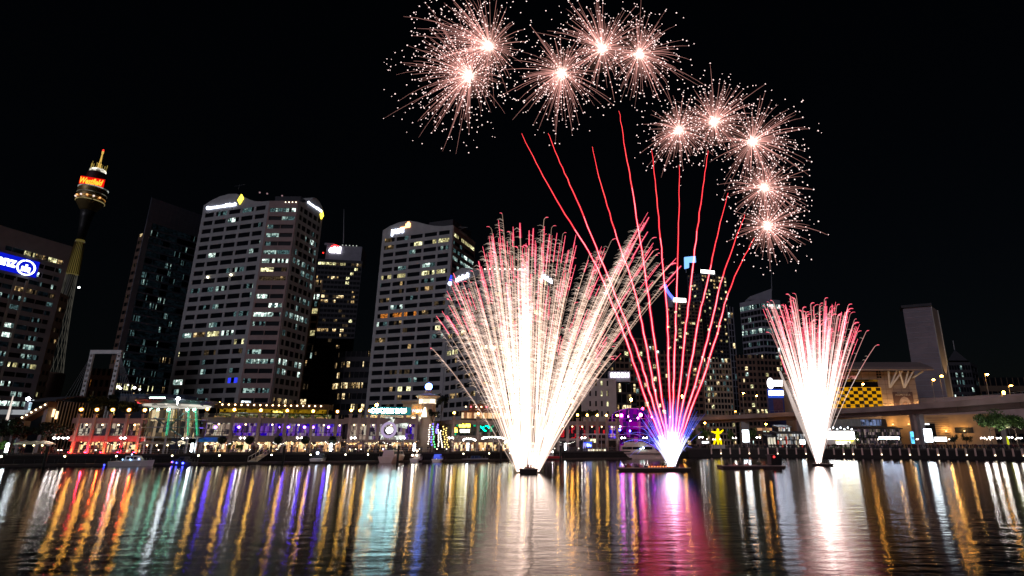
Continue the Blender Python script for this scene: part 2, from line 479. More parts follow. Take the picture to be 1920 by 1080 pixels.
# --- observation tower
YT = 420
ax = P(193, 285, YT).x
def zt_(v): return zv(v, YT)
def rT(px, v): return px * mpp(v, YT) * .37
OT = thing("observation_tower", "slender observation tower with golden turret and red lettered drum", "tower", (ax, YT, ZP))
def latheP(name, rows, m, n=28, smooth=True):
    mb = MB(); mb.lathe((ax, YT, 0), [(rT(px, v), zt_(v)) for v, px in rows], n)
    return part(name, mb, m, OT, smooth=smooth)
M_GOLD = mat("gold_turret", (.30, .22, .09), .4, .5)
E_GOLD = em("gold_painted_glow", (.75, .55, .12), .30, .35)  # aerials glow gold by themselves, standing in for floodlighting
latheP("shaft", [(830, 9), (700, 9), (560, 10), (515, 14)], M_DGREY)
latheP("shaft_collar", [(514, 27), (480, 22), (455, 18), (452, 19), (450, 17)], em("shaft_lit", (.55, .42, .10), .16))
mb = MB()
for k in range(20):
    an = 2 * math.pi * k / 20
    mb.tube([(ax + (rT(px, v) + .05) * math.cos(an), YT + (rT(px, v) + .05) * math.sin(an), zt_(v)) for v, px in ((514, 27), (480, 22), (455, 18))], .42, 4)
part("collar_ribs", mb, M_GOLD if "M_GOLD" in globals() else M_BROWN, OT, kind='stuff')
latheP("turret_neck", [(450, 16), (425, 20), (408, 25), (396, 30)], mat("neck_metal", (.05, .05, .05), .4, .5))
tb = latheP("turret", [(398, 26), (393, 36), (388, 44), (381, 56), (378, 57), (376, 54), (366, 58), (358, 60), (354, 57), (352, 47), (349, 43)], M_GOLD)
for v, px, c, s in ((379, 58.5, (.9, .7, .3), .22), (372.5, 57.5, (1, .45, .1), .22), (365, 59.5, (.7, .65, .5), .1), (355, 60.5, (.8, .85, .8), .3)):
    mb = MB(); mb.lathe((ax, YT, 0), [(rT(px, v), zt_(v) - .3), (rT(px, v), zt_(v) + .3)], 28)
    part("light_ring", mb, em("ring_%d" % int(v), c, s, .22), OT)
for k in range(7):
    mb = MB(); an = math.pi * (1.08 + .84 * k / 6); r = rT(59, 373)
    mb.ball((ax + r * math.cos(an), YT + r * math.sin(an), zt_(373)), .75)
    part("turret_lamp", mb, em("turret_lamp", (1, .45, .15), 1.6) if k % 2 == 0 else em("turret_lamp_white", (1, .8, .7), 1.2), OT)
latheP("sign_drum", [(349, 43), (343, 43), (327, 39), (325, 36)], mat("drum_dark", (.06, .01, .012), .6))
latheP("roof_deck", [(325, 33), (323, 34), (320, 33), (318, 28)], em("deck_light", (1, .93, .75), .9, .5))
mb = MB()
for k in range(16):
    an = 2 * math.pi * k / 16; r = rT(30, 320)
    mb.tube([(ax + r * math.cos(an), YT + r * math.sin(an), zt_(320)), (ax + r * math.cos(an), YT + r * math.sin(an), zt_(312 - (k % 3) * 2.5))], .3, 4)
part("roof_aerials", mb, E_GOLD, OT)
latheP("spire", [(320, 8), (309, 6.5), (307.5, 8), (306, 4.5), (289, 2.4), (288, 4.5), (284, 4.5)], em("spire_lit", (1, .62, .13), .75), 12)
latheP("spire_beacon", [(284, 4), (280.5, 3)], em("red_beacon", (1, .03, .02), 2.0), 10)
mb = MB()
rs, re = rT(43, 334) + .4, 0
s_ = text("Westfield", OT, em("sign_red_letter", (1, .22, .015), 3.4), (ax + .46 * (rT(46, 334) + .9), YT - .89 * (rT(46, 334) + .9), zv(337.5, YT - 10)), (.89, .46, 0), (.46, -.89, 0), width=14.5, height=5.2, bold=.03, name="sign_lettering", slant=.25, depth=.4)
ps = Vector((ax + .46 * rT(46, 334), YT - .89 * rT(46, 334))); fs = frame((ps.x - 7.7 * .89, ps.y - 7.7 * .46), (ps.x + 7.7 * .89, ps.y + 7.7 * .46)); mb.fbox(fs, 0, fs.L, -1.2, 0, zv(344.5, YT - 9), zv(330.5, YT - 9))
part("sign_back", mb, em("sign_red", (1, .012, .006), .9), OT)
mb = MB()
for k in range(20):   # stay cables, a hyperboloid round the shaft
    a0 = 2 * math.pi * k / 20
    pth = []
    for i in range(9):
        t = i / 8; an = a0 + 1.9 * t
        v0, v1 = 700, 452
        r0, r1 = rT(64, 700), rT(19, 452)
        mid = rT(22, 560)
        ra = r0 * (1 - t) ** 2 + mid * 2 * t * (1 - t) + r1 * t * t
        pth.append((ax + ra * math.cos(an), YT + ra * math.sin(an), lerp(zt_(v0), zt_(v1), t)))
    mb.tube(pth, .13, 3, cap=False)
latheP("base_building", [(830, 74), (703, 74), (699, 70)], M_BROWN)
part("stay_cables", mb, em("cable_painted_glow", (.8, .74, .6), .07), OT, kind='stuff')  # floodlighting on the cables is painted in as their own glow
mb = MB(); mb.ball((P(148, 539, YT - 14).x, YT - 14, zv(539, YT - 14)), .8)
part("floodlight", mb, em("tower_flood", (.95, 1, .95), 6), OT)

# --- brown block beneath the tower
T2 = tower("office_block", "narrow brown block standing in front of the observation tower", [(100, 546, 262), (128, 554, 274)], 20,
           [dict(nf=14, nb=4, sp=.6, pw=.8, top=1.5, lit=litgen(5, .22, 'w', {4: (.8, 'w'), 9: (.8, 'yw')}, dim=.2))], M_BROWN, cat="building", keep=50)
# --- dark glass tower with a slim neighbour
T3b = tower("slim_tower", "slim dark tower squeezed against the dark glass tower", [(262, 440, 362), (283, 432, 356)], 20,
            [dict(nf=26, nb=3, sp=.55, pw=.6, lit=litgen(7, .07, 'wo', dim=.2))], M_BROWN, group=G_T, keep=40)
T3 = tower("glass_tower", "dark blue glass tower with a blank slanted top", [(284, 372, 322), (378, 402, 350)], 30,
           [dict(nf=30, nb=8, top=16, sp=.24, pw=.0, pr=.25, lit=litgen(8, .02, 'c', {25: (.9, 'y'), 27: (.95, 'yc'), 28: (.7, 'c'), 22: (.9, 'y'), 23: (.7, 'wc'), 18: (.12, 'cw'), 20: (.15, 'c'), 24: (.3, 'c')}, dim=.13, faint=.8, k=(7, 9), fill=.3))],
           mat("blue_glass_band", (.2, .21, .28), .35), group=G_T)
mb = MB()
for k in range(1, 12): mb.fbox(T3['fr'][0], T3['fr'][0].L * k / 12 - .1, T3['fr'][0].L * k / 12 + .1, .2, .32, T3['zt'] - 15.8, T3['zt'])
for k in range(5): mb.fbox(T3['fr'][0], .1, T3['fr'][0].L - .1, .2, .3, T3['zt'] - 15 + k * 3, T3['zt'] - 14.75 + k * 3)
mb.fbox(T3['fr'][0], 0, 3.2, .1, .5, ZP, T3['zt'] - 16)
part("parapet_grid", mb, M_GREY, T3['root'])

# --- pale octagonal tower with two crested faces
rw = {2: (.2, 'c'), 3: (.25, 'c'), 7: (.2, 'c'), 14: (.7, 'yc'), 15: (.35, 'y'), 16: (.3, 'y'), 19: (.35, 'cb'), 23: (.35, 'c'), 25: (.55, 'c')}
rc = {0: (.4, 'c'), 3: (.8, 'c'), 5: (.95, 'c'), 6: (.9, 'c'), 7: (.6, 'y'), 8: (.8, 'w'), 12: (.95, 'c'), 16: (.5, 'c'), 17: (.9, 'c'), 18: (.6, 'c'), 20: (.9, 'c'), 22: (.5, 'c'), 23: (.98, 'c')}
rr = {3: (.4, 'c'), 6: (.8, 'c'), 7: (.7, 'c'), 12: (.85, 'c'), 17: (.7, 'c'), 18: (.5, 'c'), 21: (.5, 'w'), 23: (.6, 'c')}
T4 = tower("office_tower", "pale tower with curved crests carrying white lettering and yellow diamonds",
           [(385, 378, 300), (506, 381, 287), (559, 389, 287), (604, 409, 309)], 30,
           [dict(nf=26, nb=5, sp=.46, pw=1.5, ends=2.2, top=2.2, lit=litgen(11, .04, 'c', rw, dim=.22, fill=.7), m=1),
            dict(nf=26, nb=2, sp=.52, pw=.25, ends=.9, top=4.2, lit=litgen(12, .12, 'c', rc, dim=.35, k=(5, 7)), m=2, pr=.55),
            dict(nf=26, nb=5, sp=.4, pw=1.1, ends=1.6, top=2.2, lit=litgen(13, .04, 'c', rr, dim=.25), m=1)], M_PALE, group=G_T)
arch = [(0, 3.2), (.1, 5.6), (.22, 7.4), (.36, 8.2), (.48, 7.6), (.58, 5.6), (.68, 3.0), (.78, 1.2), (.9, .3), (1, .1)]
crest(T4, 0, arch, 16)
crest(T4, 2, [(1 - s, h) for s, h in arch][::-1], 12)
E_NEON = em("sign_bluewhite", (.75, .82, 1), 5.5)
E_DIA = em("sign_yellow", (1, .8, .05), 4.2)
fr = T4['fr'][0]
signat(T4, 0, .285, 1.0, "CommonwealthBank", 21.5, E_NEON, bold=.03)
def diamond(T, i, s, h, r, d=.8):
    fr = T['fr'][i]; c = s * fr.L; z = T['zt'] + h
    mb = MB(); ring = [(c, z + r * 1.25), (c + r * .8, z + r * .15), (c, z - r * 1.25), (c - r * .8, z - r * .15)]
    mb.add([(*fr(a, d), q) for a, q in ring] + [(*fr(a, .3), q) for a, q in ring], [(0, 1, 2, 3), (7, 6, 5, 4), (0, 4, 5, 1), (1, 5, 6, 2), (2, 6, 7, 3), (3, 7, 4, 0)])
    part("sign_diamond", mb, E_DIA, T['root'])
diamond(T4, 0, .565, 3.6, 2.5)
signat(T4, 2, .60, 2.6, "CommonwealthBank", 13.5, E_NEON, bold=.03)
diamond(T4, 2, .93, .4, 2.1)
roofbox(T4, .4, .98, 7.2, 14, 26, 0, M_DGREY)
roofbox(T4, .05, .95, 4.4, 3, 20, 1, M_DGREY)
for k in range(4): bulb(T4, (*T4['fr'][1](T4['fr'][1].L * (.56 + .12 * k), .62), T4['zt'] - .8), .28, em("roof_bulb", (1, .85, .6), 5))
for u, v in ((487, 361), (501, 363), (529, 367)): bulb(T4, P(u, v, 312), .5, em("roof_bulb_dim", (.6, .35, .38), .5))
mb = MB()
mb.tube([P(447, 356, 306), P(449, 346, 306)], .15, 4); mb.tube([P(440, 349, 306), P(460, 346, 306)], .1, 4); part("aerial", mb, M_STEEL, T4['root'])
for (ft, i) in ((14, 0), (14, 1)): pass
for s_, row in ((.28, 7.5), (.62, 7.5)):
    bulb(T4, (*fr(fr.L * s_, .7), T4['zt'] - 2.2 - (T4['zt'] - 4) / 26 * (row + .3)), .55, em("facade_lamp", (1, .9, .6), 9), "facade_lamp")

# --- narrow balcony block, tower with a red arc sign, dark blocks
T5 = tower("apartment_block", "narrow apartment block with lit balconies beside the pale octagonal tower", [(590, 523, 372), (606, 527, 372)], 14,
           [dict(nf=22, nb=1, sp=.28, pw=1.2, lit=litgen(15, .45, 'wyc', dim=.4, k=(3, 4)))], M_TAN, cat="building", keep=30)
rci = {0: (.95, 'y'), 7: (.4, 'w'), 8: (.5, 'w'), 11: (.25, 'w'), 14: (.3, 'w'), 15: (.25, 'w'), 18: (.85, 'w'), 19: (.3, 'w'), 22: (.4, 'w')}
T6 = tower("office_tower", "dark tower with warm lit floors, aerial and a red arc sign", [(597, 486, 440), (680, 489, 446)], 30,
           [dict(nf=37, nb=12, sp=.42, pw=.35, pr=.25, top=2.5, lit=litgen(17, .14, 'wy', rci, dim=.25, k=(1, 2)))], M_DGREY, group=G_T)
mb = MB(); fr = T6['fr'][0]
mb.fbox(fr, fr.L * .14, fr.L * .95, -20, -1, T6['zt'], T6['zt'] + 13)
mb.fbox(fr, fr.L * .08, fr.L * .3, -16, -1.5, T6['zt'] + 13, T6['zt'] + 15)
part("upper_storey", mb, M_GREY, T6['root'])
mb = MB(); mb.tube([P(644, 456, 452), P(645, 392, 452)], [.5, .15], 5); part("aerial", mb, M_STEEL, T6['root'])
signat(T6, 0, .34, 9.0, "citi", 9.5, em("sign_white_hot", (1, .95, 1), 5), bold=.05, d=-.4)
mb = MB(); mb.tube([(*fr(fr.L * (.34) + 3.2 * math.cos(t), -.2), T6['zt'] + 10.6 + 2.2 * math.sin(t)) for t in [math.pi * k / 10 for k in range(11)]], .4, 5)
part("sign_arc", mb, em("sign_red_arc", (1, .03, .03), 5), T6['root'])
for k in range(5): bulb(T6, (*fr(fr.L * (.5 + .08 * k), -.5), T6['zt'] + 13.4), .45, em("roof_bulb_dim2", (.8, .85, .75), .8))
bulb(T6, P(606, 474, 438), .7, em("red_beacon", (1, .03, .02), 2.0))
T7 = tower("dark_block", "nearly black unlit block below the tower with the red arc", [(590, 634, 352), (664, 636, 352)], 30,
           [dict(nf=16, nb=9, sp=.5, pw=.6, pr=.2, lit=litgen(19, .04, 'wc', dim=.05, k=(1, 2)))], mat("black_cladding", (.012, .012, .015), .7), cat="building", keep=40)
T8 = tower("office_block", "low dark block with one warm lit strip of windows", [(628, 664, 338), (650, 657, 330), (697, 658, 330)], 24,
           [dict(nf=9, nb=3, sp=.45, pw=.3, lit=litgen(21, .05, 'w', {3: (.95, 'w')}, dim=.25)),
            dict(nf=9, nb=5, sp=.45, pw=.3, lit=litgen(22, .05, 'w', {1: (.35, 'w'), 3: (.85, 'w'), 6: (.3, 'w')}, dim=.25))], M_DGREY, cat="building", keep=60)

# --- pale tower with the orange block sign
rp = {1: (.75, 'yw'), 2: (.2, 'c'), 4: (.35, 'c'), 5: (.6, 'y'), 7: (.3, 'y'), 10: (.3, 'o'), 19: (.45, 'y'), 22: (.5, 'w'), 24: (.35, 'w')}
T9 = tower("office_tower", "pale tower with one curved crest and an orange block sign", [(719, 431, 318), (849, 440, 302), (891, 449, 330)], 30,
           [dict(nf=26, nb=5, sp=.46, pw=1.3, ends=2.0, top=2.5, lit=litgen(25, .06, 'yc', rp, dim=.35, fill=.7), m=1),
            dict(nf=26, nb=2, sp=.5, pw=.3, ends=1, top=4, lit=litgen(26, .15, 'yc', {0: (.95, 'y'), 1: (.5, 'c'), 2: (.9, 'c'), 3: (.95, 'c')}, dim=.4, k=(4, 6)), m=2)], M_PALE, group=G_T)
crest(T9, 0, [(0, 3.2), (.1, 5.4), (.24, 7.0), (.38, 7.0), (.5, 5.4), (.62, 3.2), (.74, 1.4), (.86, .4), (1, .1)], 16)
signat(T9, 0, .225, .6, "pwc", 8.6, E_NEON, bold=.05)
E_OR = em("sign_orange", (1, .45, .18), 4.5)
fr = T9['fr'][0]; mb = MB()
for s0, s1, h0, h1 in ((.26, .335, 2.6, 3.4), (.335, .40, 2.6, 5.2), (.355, .385, 5.2, 6.2)):
    mb.fbox(fr, fr.L * s0, fr.L * s1, .5, .9, T9['zt'] + h0, T9['zt'] + h1)
part("sign_block", mb, E_OR, T9['root'])
roofbox(T9, .62, .95, 5.5, 3, 24)
mb = MB(); q = P(857, 437, 312)
mb.tube([q, q + Vector((0, 0, 4))], .3, 4); mb.tube([q + Vector((-3, 0, 4)), q + Vector((6, 0, 3.6))], .25, 4); mb.tube([q + Vector((-2, 0, 1)), q + Vector((5, 0, 3.6))], .15, 4)
part("window_cleaning_crane", mb, M_STEEL, T9['root'])

# --- lower pale tower behind the fountain
ra = {0: (.25, 'y'), 3: (.25, 'w'), 6: (.3, 'w'), 8: (.25, 'y')}
T10 = tower("office_tower", "lower pale tower behind the largest firework fountain", [(845, 518, 296), (906, 511, 272), (1000, 514, 272), (1046, 536, 300)], 26,
            [dict(nf=19, nb=5, sp=.46, pw=1.0, ends=1.6, top=2, lit=litgen(31, .05, 'yw', ra, dim=.3), m=1),
             dict(nf=19, nb=4, sp=.5, pw=.4, ends=1, top=3, lit=litgen(32, .08, 'yw', ra, dim=.3, k=(4, 6)), m=1),
             dict(nf=19, nb=5, sp=.46, pw=1.0, ends=1.6, top=2, lit=litgen(33, .06, 'yw', ra, dim=.3), m=1)], M_PALE, group=G_T, keep=70)
crest(T10, 0, [(0, 2.6), (.15, 5.0), (.35, 6.0), (.55, 4.6), (.75, 2.0), (1, .2)], 14)
crest(T10, 2, [(0, .2), (.25, 2.0), (.45, 4.6), (.65, 6.0), (.85, 5.0), (1, 2.6)], 14)
signat(T10, 0, .42, .3, "rabobank", 13, E_NEON, bold=.04)
mb = MB(); c_ = T10['fr'][0]; mb.ball((*c_(1.2, .9), T10['zt'] - .6), 1.1); part("sign_emblem", mb, E_NEON, T10['root'])
mb = MB(); mb.tube([(*c_(1.6, .9), T10['zt'] + .8), (*c_(2.1, .9), T10['zt'] + 4)], [.8, .25], 6); part("sign_flame", mb, em("sign_blue_figure", (.02, .06, 1), 2), T10['root'])
signat(T10, 2, .5, -.4, "rabobank", 12, E_NEON, bold=.04)
for k in range(9): bulb(T10, (*T10['fr'][1](T10['fr'][1].L * (.03 + .1 * k), .3), T10['zt'] + .4), .32, em("roof_bulb", (1, .85, .6), 5))

# --- hotel, apartments and towers behind the red comets
rh = {0: (.55, 'y'), 2: (.4, 'y'), 5: (.3, 'y')}
T11 = tower("hotel", "low white hotel with a lit rooftop sign", [(1090, 708, 262), (1155, 712, 262)], 26,
            [dict(nf=6, nb=6, sp=.48, pw=1.9, top=1, bot=3, lit=litgen(41, .15, 'y', rh, dim=.1, k=(2, 2)))], M_PALE, cat="building", keep=40)
T11b = tower("office_block", "dark glazed block beside the white hotel", [(1155.5, 717, 263), (1192, 722, 268)], 24,
             [dict(nf=6, nb=4, sp=.2, pw=.25, lit=litgen(42, .15, 'y', {0: (.9, 'w'), 2: (.5, 'w')}, dim=.2, k=(2, 2)))], M_DGREY, cat="building", keep=24)
mb = MB(); p0, p1 = P(1141, 712, 266), P(1182, 714, 266)
f = frame(p0, p1); mb.fbox(f, 0, f.L, -8, 0, p0.z - 1, zv(696, 266)); part("sign_box", mb, M_GREY, T11['root'])
text("RICOH", T11['root'], em("sign_white_pink", (1, .9, 1), 4.5), (*f(f.L * .52, .5), zv(703.5, 266)), (*f.e, 0), (*f.n, 0), width=8.6, bold=.05, name="sign_lettering", depth=.4)
T12 = tower("apartment_block", "stepped apartment block behind the white hotel", [(1152, 634, 372), (1230, 634, 376)], 30,
            [dict(nf=17, nb=9, sp=.32, pw=.7, top=1, lit=litgen(43, .13, 'wyc', dim=.3, k=(2, 3)))], M_BROWN, cat="building", group="apartment blocks on the far side", keep=80)
T12b = tower("apartment_block", "dim apartment block with scattered windows, left of the stepped one", [(1100, 655, 400), (1151, 652, 400)], 20,
             [dict(nf=15, nb=6, sp=.4, pw=.9, lit=litgen(44, .08, 'wy', dim=.2, k=(1, 2)))], M_DGREY, cat="building", group="apartment blocks on the far side", keep=40)
T13 = tower("apartment_block", "dim apartment block in the middle of the red comets", [(1228, 655, 452), (1322, 660, 452)], 20,
            [dict(nf=16, nb=11, sp=.4, pw=.9, lit=litgen(45, .12, 'wyc', dim=.2, k=(1, 2)))], M_BROWN, cat="building", group="apartment blocks on the far side", keep=80)
T14 = tower("apartment_tower", "shorter apartment tower topped by a blue curved light", [(1249, 580, 500), (1262, 562, 494), (1314, 556, 500)], 30,
            [dict(nf=40, nb=2, sp=.4, pw=.5, lit=litgen(47, .25, 'wy', dim=.3, k=(2, 2))),
             dict(nf=40, nb=8, sp=.4, pw=.5, lit=litgen(48, .22, 'wy', dim=.4, k=(2, 3)))], M_BROWN, group="apartment towers")
fr = T14['fr'][1]
mb = MB(); mb.fbox(fr, 0, fr.L * .44, .3, 1.2, T14['zt'] - 1, T14['zt'] + 2.6); part("light_bar", mb, em("bar_white", (1, 1, .95), 5), T14['root'])
mb = MB(); pb = [P(lerp(1247, 1264, t), 534 + 27 * (t ** .62), 494) for t in [k / 8 for k in range(9)]]
mb.tube(pb, 1.3, 6); part("light_curve", mb, em("blue_tube", (.10, .13, 1), 3), T14['root'])
mb = MB(); pl = [(p.x, p.y, p.z) for p in pb]; n = len(pl)
mb.add(pl + [(x, y + 3, z) for x, y, z in pl] + [(pl[-1][0], pl[-1][1], T14['zt'] - 6), (pl[0][0], pl[0][1], T14['zt'] - 6)], [tuple(range(n)) + (2 * n, 2 * n + 1)] + [(i, i + 1, i + 1 + n, i + n) for i in range(n - 1)])
part("curved_screen", mb, M_GREY, T14['root'])
T15 = tower("apartment_tower", "tall apartment tower with a hooked blue sign on its roof", [(1288, 508, 520), (1314, 514, 512), (1362, 524, 520)], 30,
            [dict(nf=46, nb=5, sp=.45, pw=.8, lit=litgen(49, .2, 'wy', dim=.3, k=(1, 2))),
             dict(nf=46, nb=9, sp=.42, pw=.8, top=2, lit=litgen(50, .27, 'wy', {0: (.9, 'w'), 1: (.9, 'w')}, dim=.2, k=(1, 2)))], M_DGREY, group="apartment towers")
fr = T15['fr'][1]
mb = MB(); mb.fbox(fr, 0, fr.L * .52, .3, 1.2, T15['zt'] + .3, T15['zt'] + 3.4); part("light_bar", mb, em("bar_white", (1, 1, .95), 5), T15['root'])
hk = [P(u, v, 512) for u, v in ((1283.5, 482), (1304, 480), (1305, 491), (1292, 491), (1292, 501), (1284, 503))]
mb = MB(); n = 6; mb.add(hk + [p + Vector((0, 2.5, 0)) for p in hk], [(0, 3, 4, 5), (0, 1, 2, 3), (6, 11, 10, 9), (6, 9, 8, 7)] + [(i, i + n, (i + 1) % n + n, (i + 1) % n) for i in range(n)])
part("hooked_sign", mb, em("sign_skyblue", (.2, .45, 1), 1.7), T15['root'])
mb = MB()
for u in (1286, 1300): mb.tube([P(u, 502, 514), P(u, 512, 516)], .3, 4)
part("sign_mast", mb, M_STEEL, T15['root'])
T16 = tower("apartment_tower", "slender framed tower against the tall hooked-sign tower", [(1362, 574, 508), (1374, 576, 512)], 16,
            [dict(nf=22, nb=2, sp=.14, pw=.7, ends=1, lit=litgen(51, .2, 'wc', dim=.3, k=(1, 2)))], M_GREY, group="apartment towers", keep=30)
T17 = tower("apartment_block", "tan apartment block with long banded balconies", [(1316, 668, 440), (1370, 676, 445)], 24,
            [dict(nf=15, nb=9, sp=.34, pw=.6, lit=litgen(53, .16, 'wyc', dim=.5, k=(2, 3)))], M_TAN, cat="building", group="apartment blocks on the far side", keep=80)
# --- office tower with mast, and the block in front of it
rk = {0: (.98, 'c'), 4: (.98, 'c'), 6: (.45, 'c'), 9: (.4, 'c'), 13: (.98, 'c')}
T18 = tower("office_tower", "dark office tower with three white lit floors and a mast", [(1387, 568, 470), (1424, 560, 455), (1462, 564, 460)], 26,
            [dict(nf=22, nb=6, sp=.3, pw=.2, pr=.25, top=4, lit=litgen(55, .03, 'c', rk, dim=.2, k=(3, 4)), m=3),
             dict(nf=22, nb=6, sp=.3, pw=.2, pr=.25, top=4, lit=litgen(56, .02, 'c', {0: (.98, 'c'), 4: (.98, 'c'), 13: (.6, 'c')}, dim=.1, k=(3, 4)), m=3)], M_GREY, group=G_T)
mb = MB(); a = [P(1406, 556, 462), P(1447, 541, 462), P(1447, 562, 462), P(1406, 562, 462)]
mb.add(a + [p + Vector((0, 14, 0)) for p in a], [(0, 3, 2, 1), (4, 5, 6, 7), (0, 1, 5, 4), (1, 2, 6, 5), (3, 0, 4, 7)]); part("sloping_roof", mb, M_GREY, T18['root'])
mb = MB(); mb.tube([P(1447, 545, 468), P(1446, 498, 468)], [.5, .15], 5); part("mast", mb, M_STEEL, T18['root'])
T19 = tower("apartment_block", "brown apartment block in front of the masted office tower", [(1379, 668, 425), (1416, 662, 425), (1475, 668, 432)], 24,
            [dict(nf=15, nb=5, sp=.4, pw=.9, lit=litgen(57, .2, 'ywc', dim=.2, k=(1, 2))),
             dict(nf=15, nb=8, sp=.4, pw=.9, lit=litgen(58, .2, 'ywc', dim=.2, k=(1, 2)))], M_BROWN, cat="building", group="apartment blocks on the far side", keep=90)
# --- far right
T20 = tower("office_block", "dark office block with a pyramid roof beyond the slab tower", [(1776, 676, 345), (1818, 682, 345), (1830, 686, 360)], 24,
            [dict(nf=11, nb=8, sp=.4, pw=.3, top=2, lit=litgen(61, .07, 'c', {3: (.3, 'c'), 7: (.6, 'c'), 8: (.5, 'c')}, dim=.25, k=(2, 2))),
             dict(nf=11, nb=2, sp=.4, pw=.3, top=2, lit=litgen(62, .03, 'c'))], M_DGREY, cat="building", keep=50)
mb = MB(); a = [P(1777, 676, 346), P(1816, 681, 346), P(1820, 678, 362), P(1780, 674, 362)]; z = a[0].z
a = [Vector((p.x, p.y, z)) for p in a]; top = P(1790, 656, 354)
mb.add([*a, top], [(0, 1, 4), (1, 2, 4), (2, 3, 4), (3, 0, 4), (3, 2, 1, 0)]); part("pyramid_roof", mb, M_DGREY, T20['root'])
mb = MB(); mb.tube([top, top + Vector((0, 0, 6))], .3, 4); part("aerial", mb, M_STEEL, T20['root'])
T21 = tower("office_block", "long low dark block with one lit corner at the far right", [(1834, 712, 330), (1960, 704, 330)], 20,
            [dict(nf=5, nb=12, sp=.4, pw=.4, lit=litgen(63, .0, 'y', dim=.0, k=(3, 3), spot={(2, 1): 'y3', (2, 2): 'y3', (2, 3): 'y3', (3, 1): 'y3', (3, 2): 'y2', (3, 3): 'y3'}))], mat("tan_dark", (.10, .07, .05), .8), cat="building", keep=60)
# ================================================================== waterfront
IN_WARM = inside("shop_warm", [(.02, .01, .01), (.25, .12, .05), (.9, .5, .2), (.03, .02, .02), (1, .8, .5), (.5, .25, .12), (.1, .05, .06), (1, .72, .35)], 1.3, .8)
IN_PURP = inside("shop_purple", [(.05, .02, .12), (.25, .08, .6), (.35, .2, .55), (.55, .42, .5), (.12, .04, .4), (.3, .12, .8), (.1, .06, .12), (.04, .0, .9)], .45, .9, (1, 1, .35))
IN_CREAM = inside("shop_cream", [(.35, .25, .2), (.7, .55, .4), (.12, .09, .08), (.8, .7, .55), (.04, .03, .04), (.5, .36, .28)], .62, .9, (1, 1, .5))
IN_RED = inside("shop_redlights", [(.01, .008, .01), (.02, .012, .014), (.8, .02, .03), (.015, .01, .012), (.01, .01, .02), (.02, .01, .01), (.3, .02, .03), (.012, .01, .012)], .7, .8)
IN_CLUB = inside("club_inside", [(.4, .3, .35), (.06, .04, .07), (.8, .8, .75), (.25, .15, .3), (.03, .02, .04), (.55, .5, .45), (.1, .05, .16), (.35, .3, .25)], .6, .8)
IN_GREEN = inside("shop_green", [(.02, .02, .02), (.05, .04, .03), (.05, .06, .05), (.25, .2, .15), (.02, .02, .02), (.0, .8, .4), (.06, .05, .04), (.1, .05, .02)], .6, .6)
IN_BLUE = inside("shop_blue", [(.01, .0, .05), (.02, .0, .2), (.0, .02, 1), (.02, .01, .05), (.3, .1, .4), (.01, .01, .03), (.5, .3, .3), (.02, .0, .3)], 1.2, .8)
M_PIL = mat("pillar_stone", (.26, .19, .17), .8)
M_SLAB = mat("slab_render", (.20, .15, .14), .8)
M_CANV = mat("canvas", (.55, .5, .38), .8)

def lampkit(name, label, cat, m, r, h, group, arm=0, post=.08, glass=None):
    """a lamp standing at the origin: post, then one or two globes"""
    t = thing(name, label, cat, (0, 0, 0), group)
    mb = MB(); mb.tube([(0, 0, 0), (0, 0, h)], post, 6)
    if arm: mb.tube([(-arm, 0, h - .1), (arm, 0, h - .1)], post * .7, 5)
    part("post", mb, M_BLACK if post < .2 else M_STEEL, t, local=True)
    for x in ((0,) if not arm else (-arm, arm)):
        mb = MB(); mb.ball((x, 0, h + r * .8), r, 12, 8); g = part("globe", mb, glass or m, t, local=True, smooth=True)
        if glass:   # globe shell given its own see-through glow, a soft halo round the bulb
            mb = MB(); mb.ball((x, 0, h + r * .8), r * .5, 8, 6); part("bulb", mb, m, g, local=True, smooth=True)
    return t
USED = set()
def place(kit, loc, label, group=None):
    if kit.name not in USED:
        USED.add(kit.name); kit.location = loc; kit["label"] = label
        if group: kit["group"] = group
        return kit
    return dup(kit, loc, label, group=group)

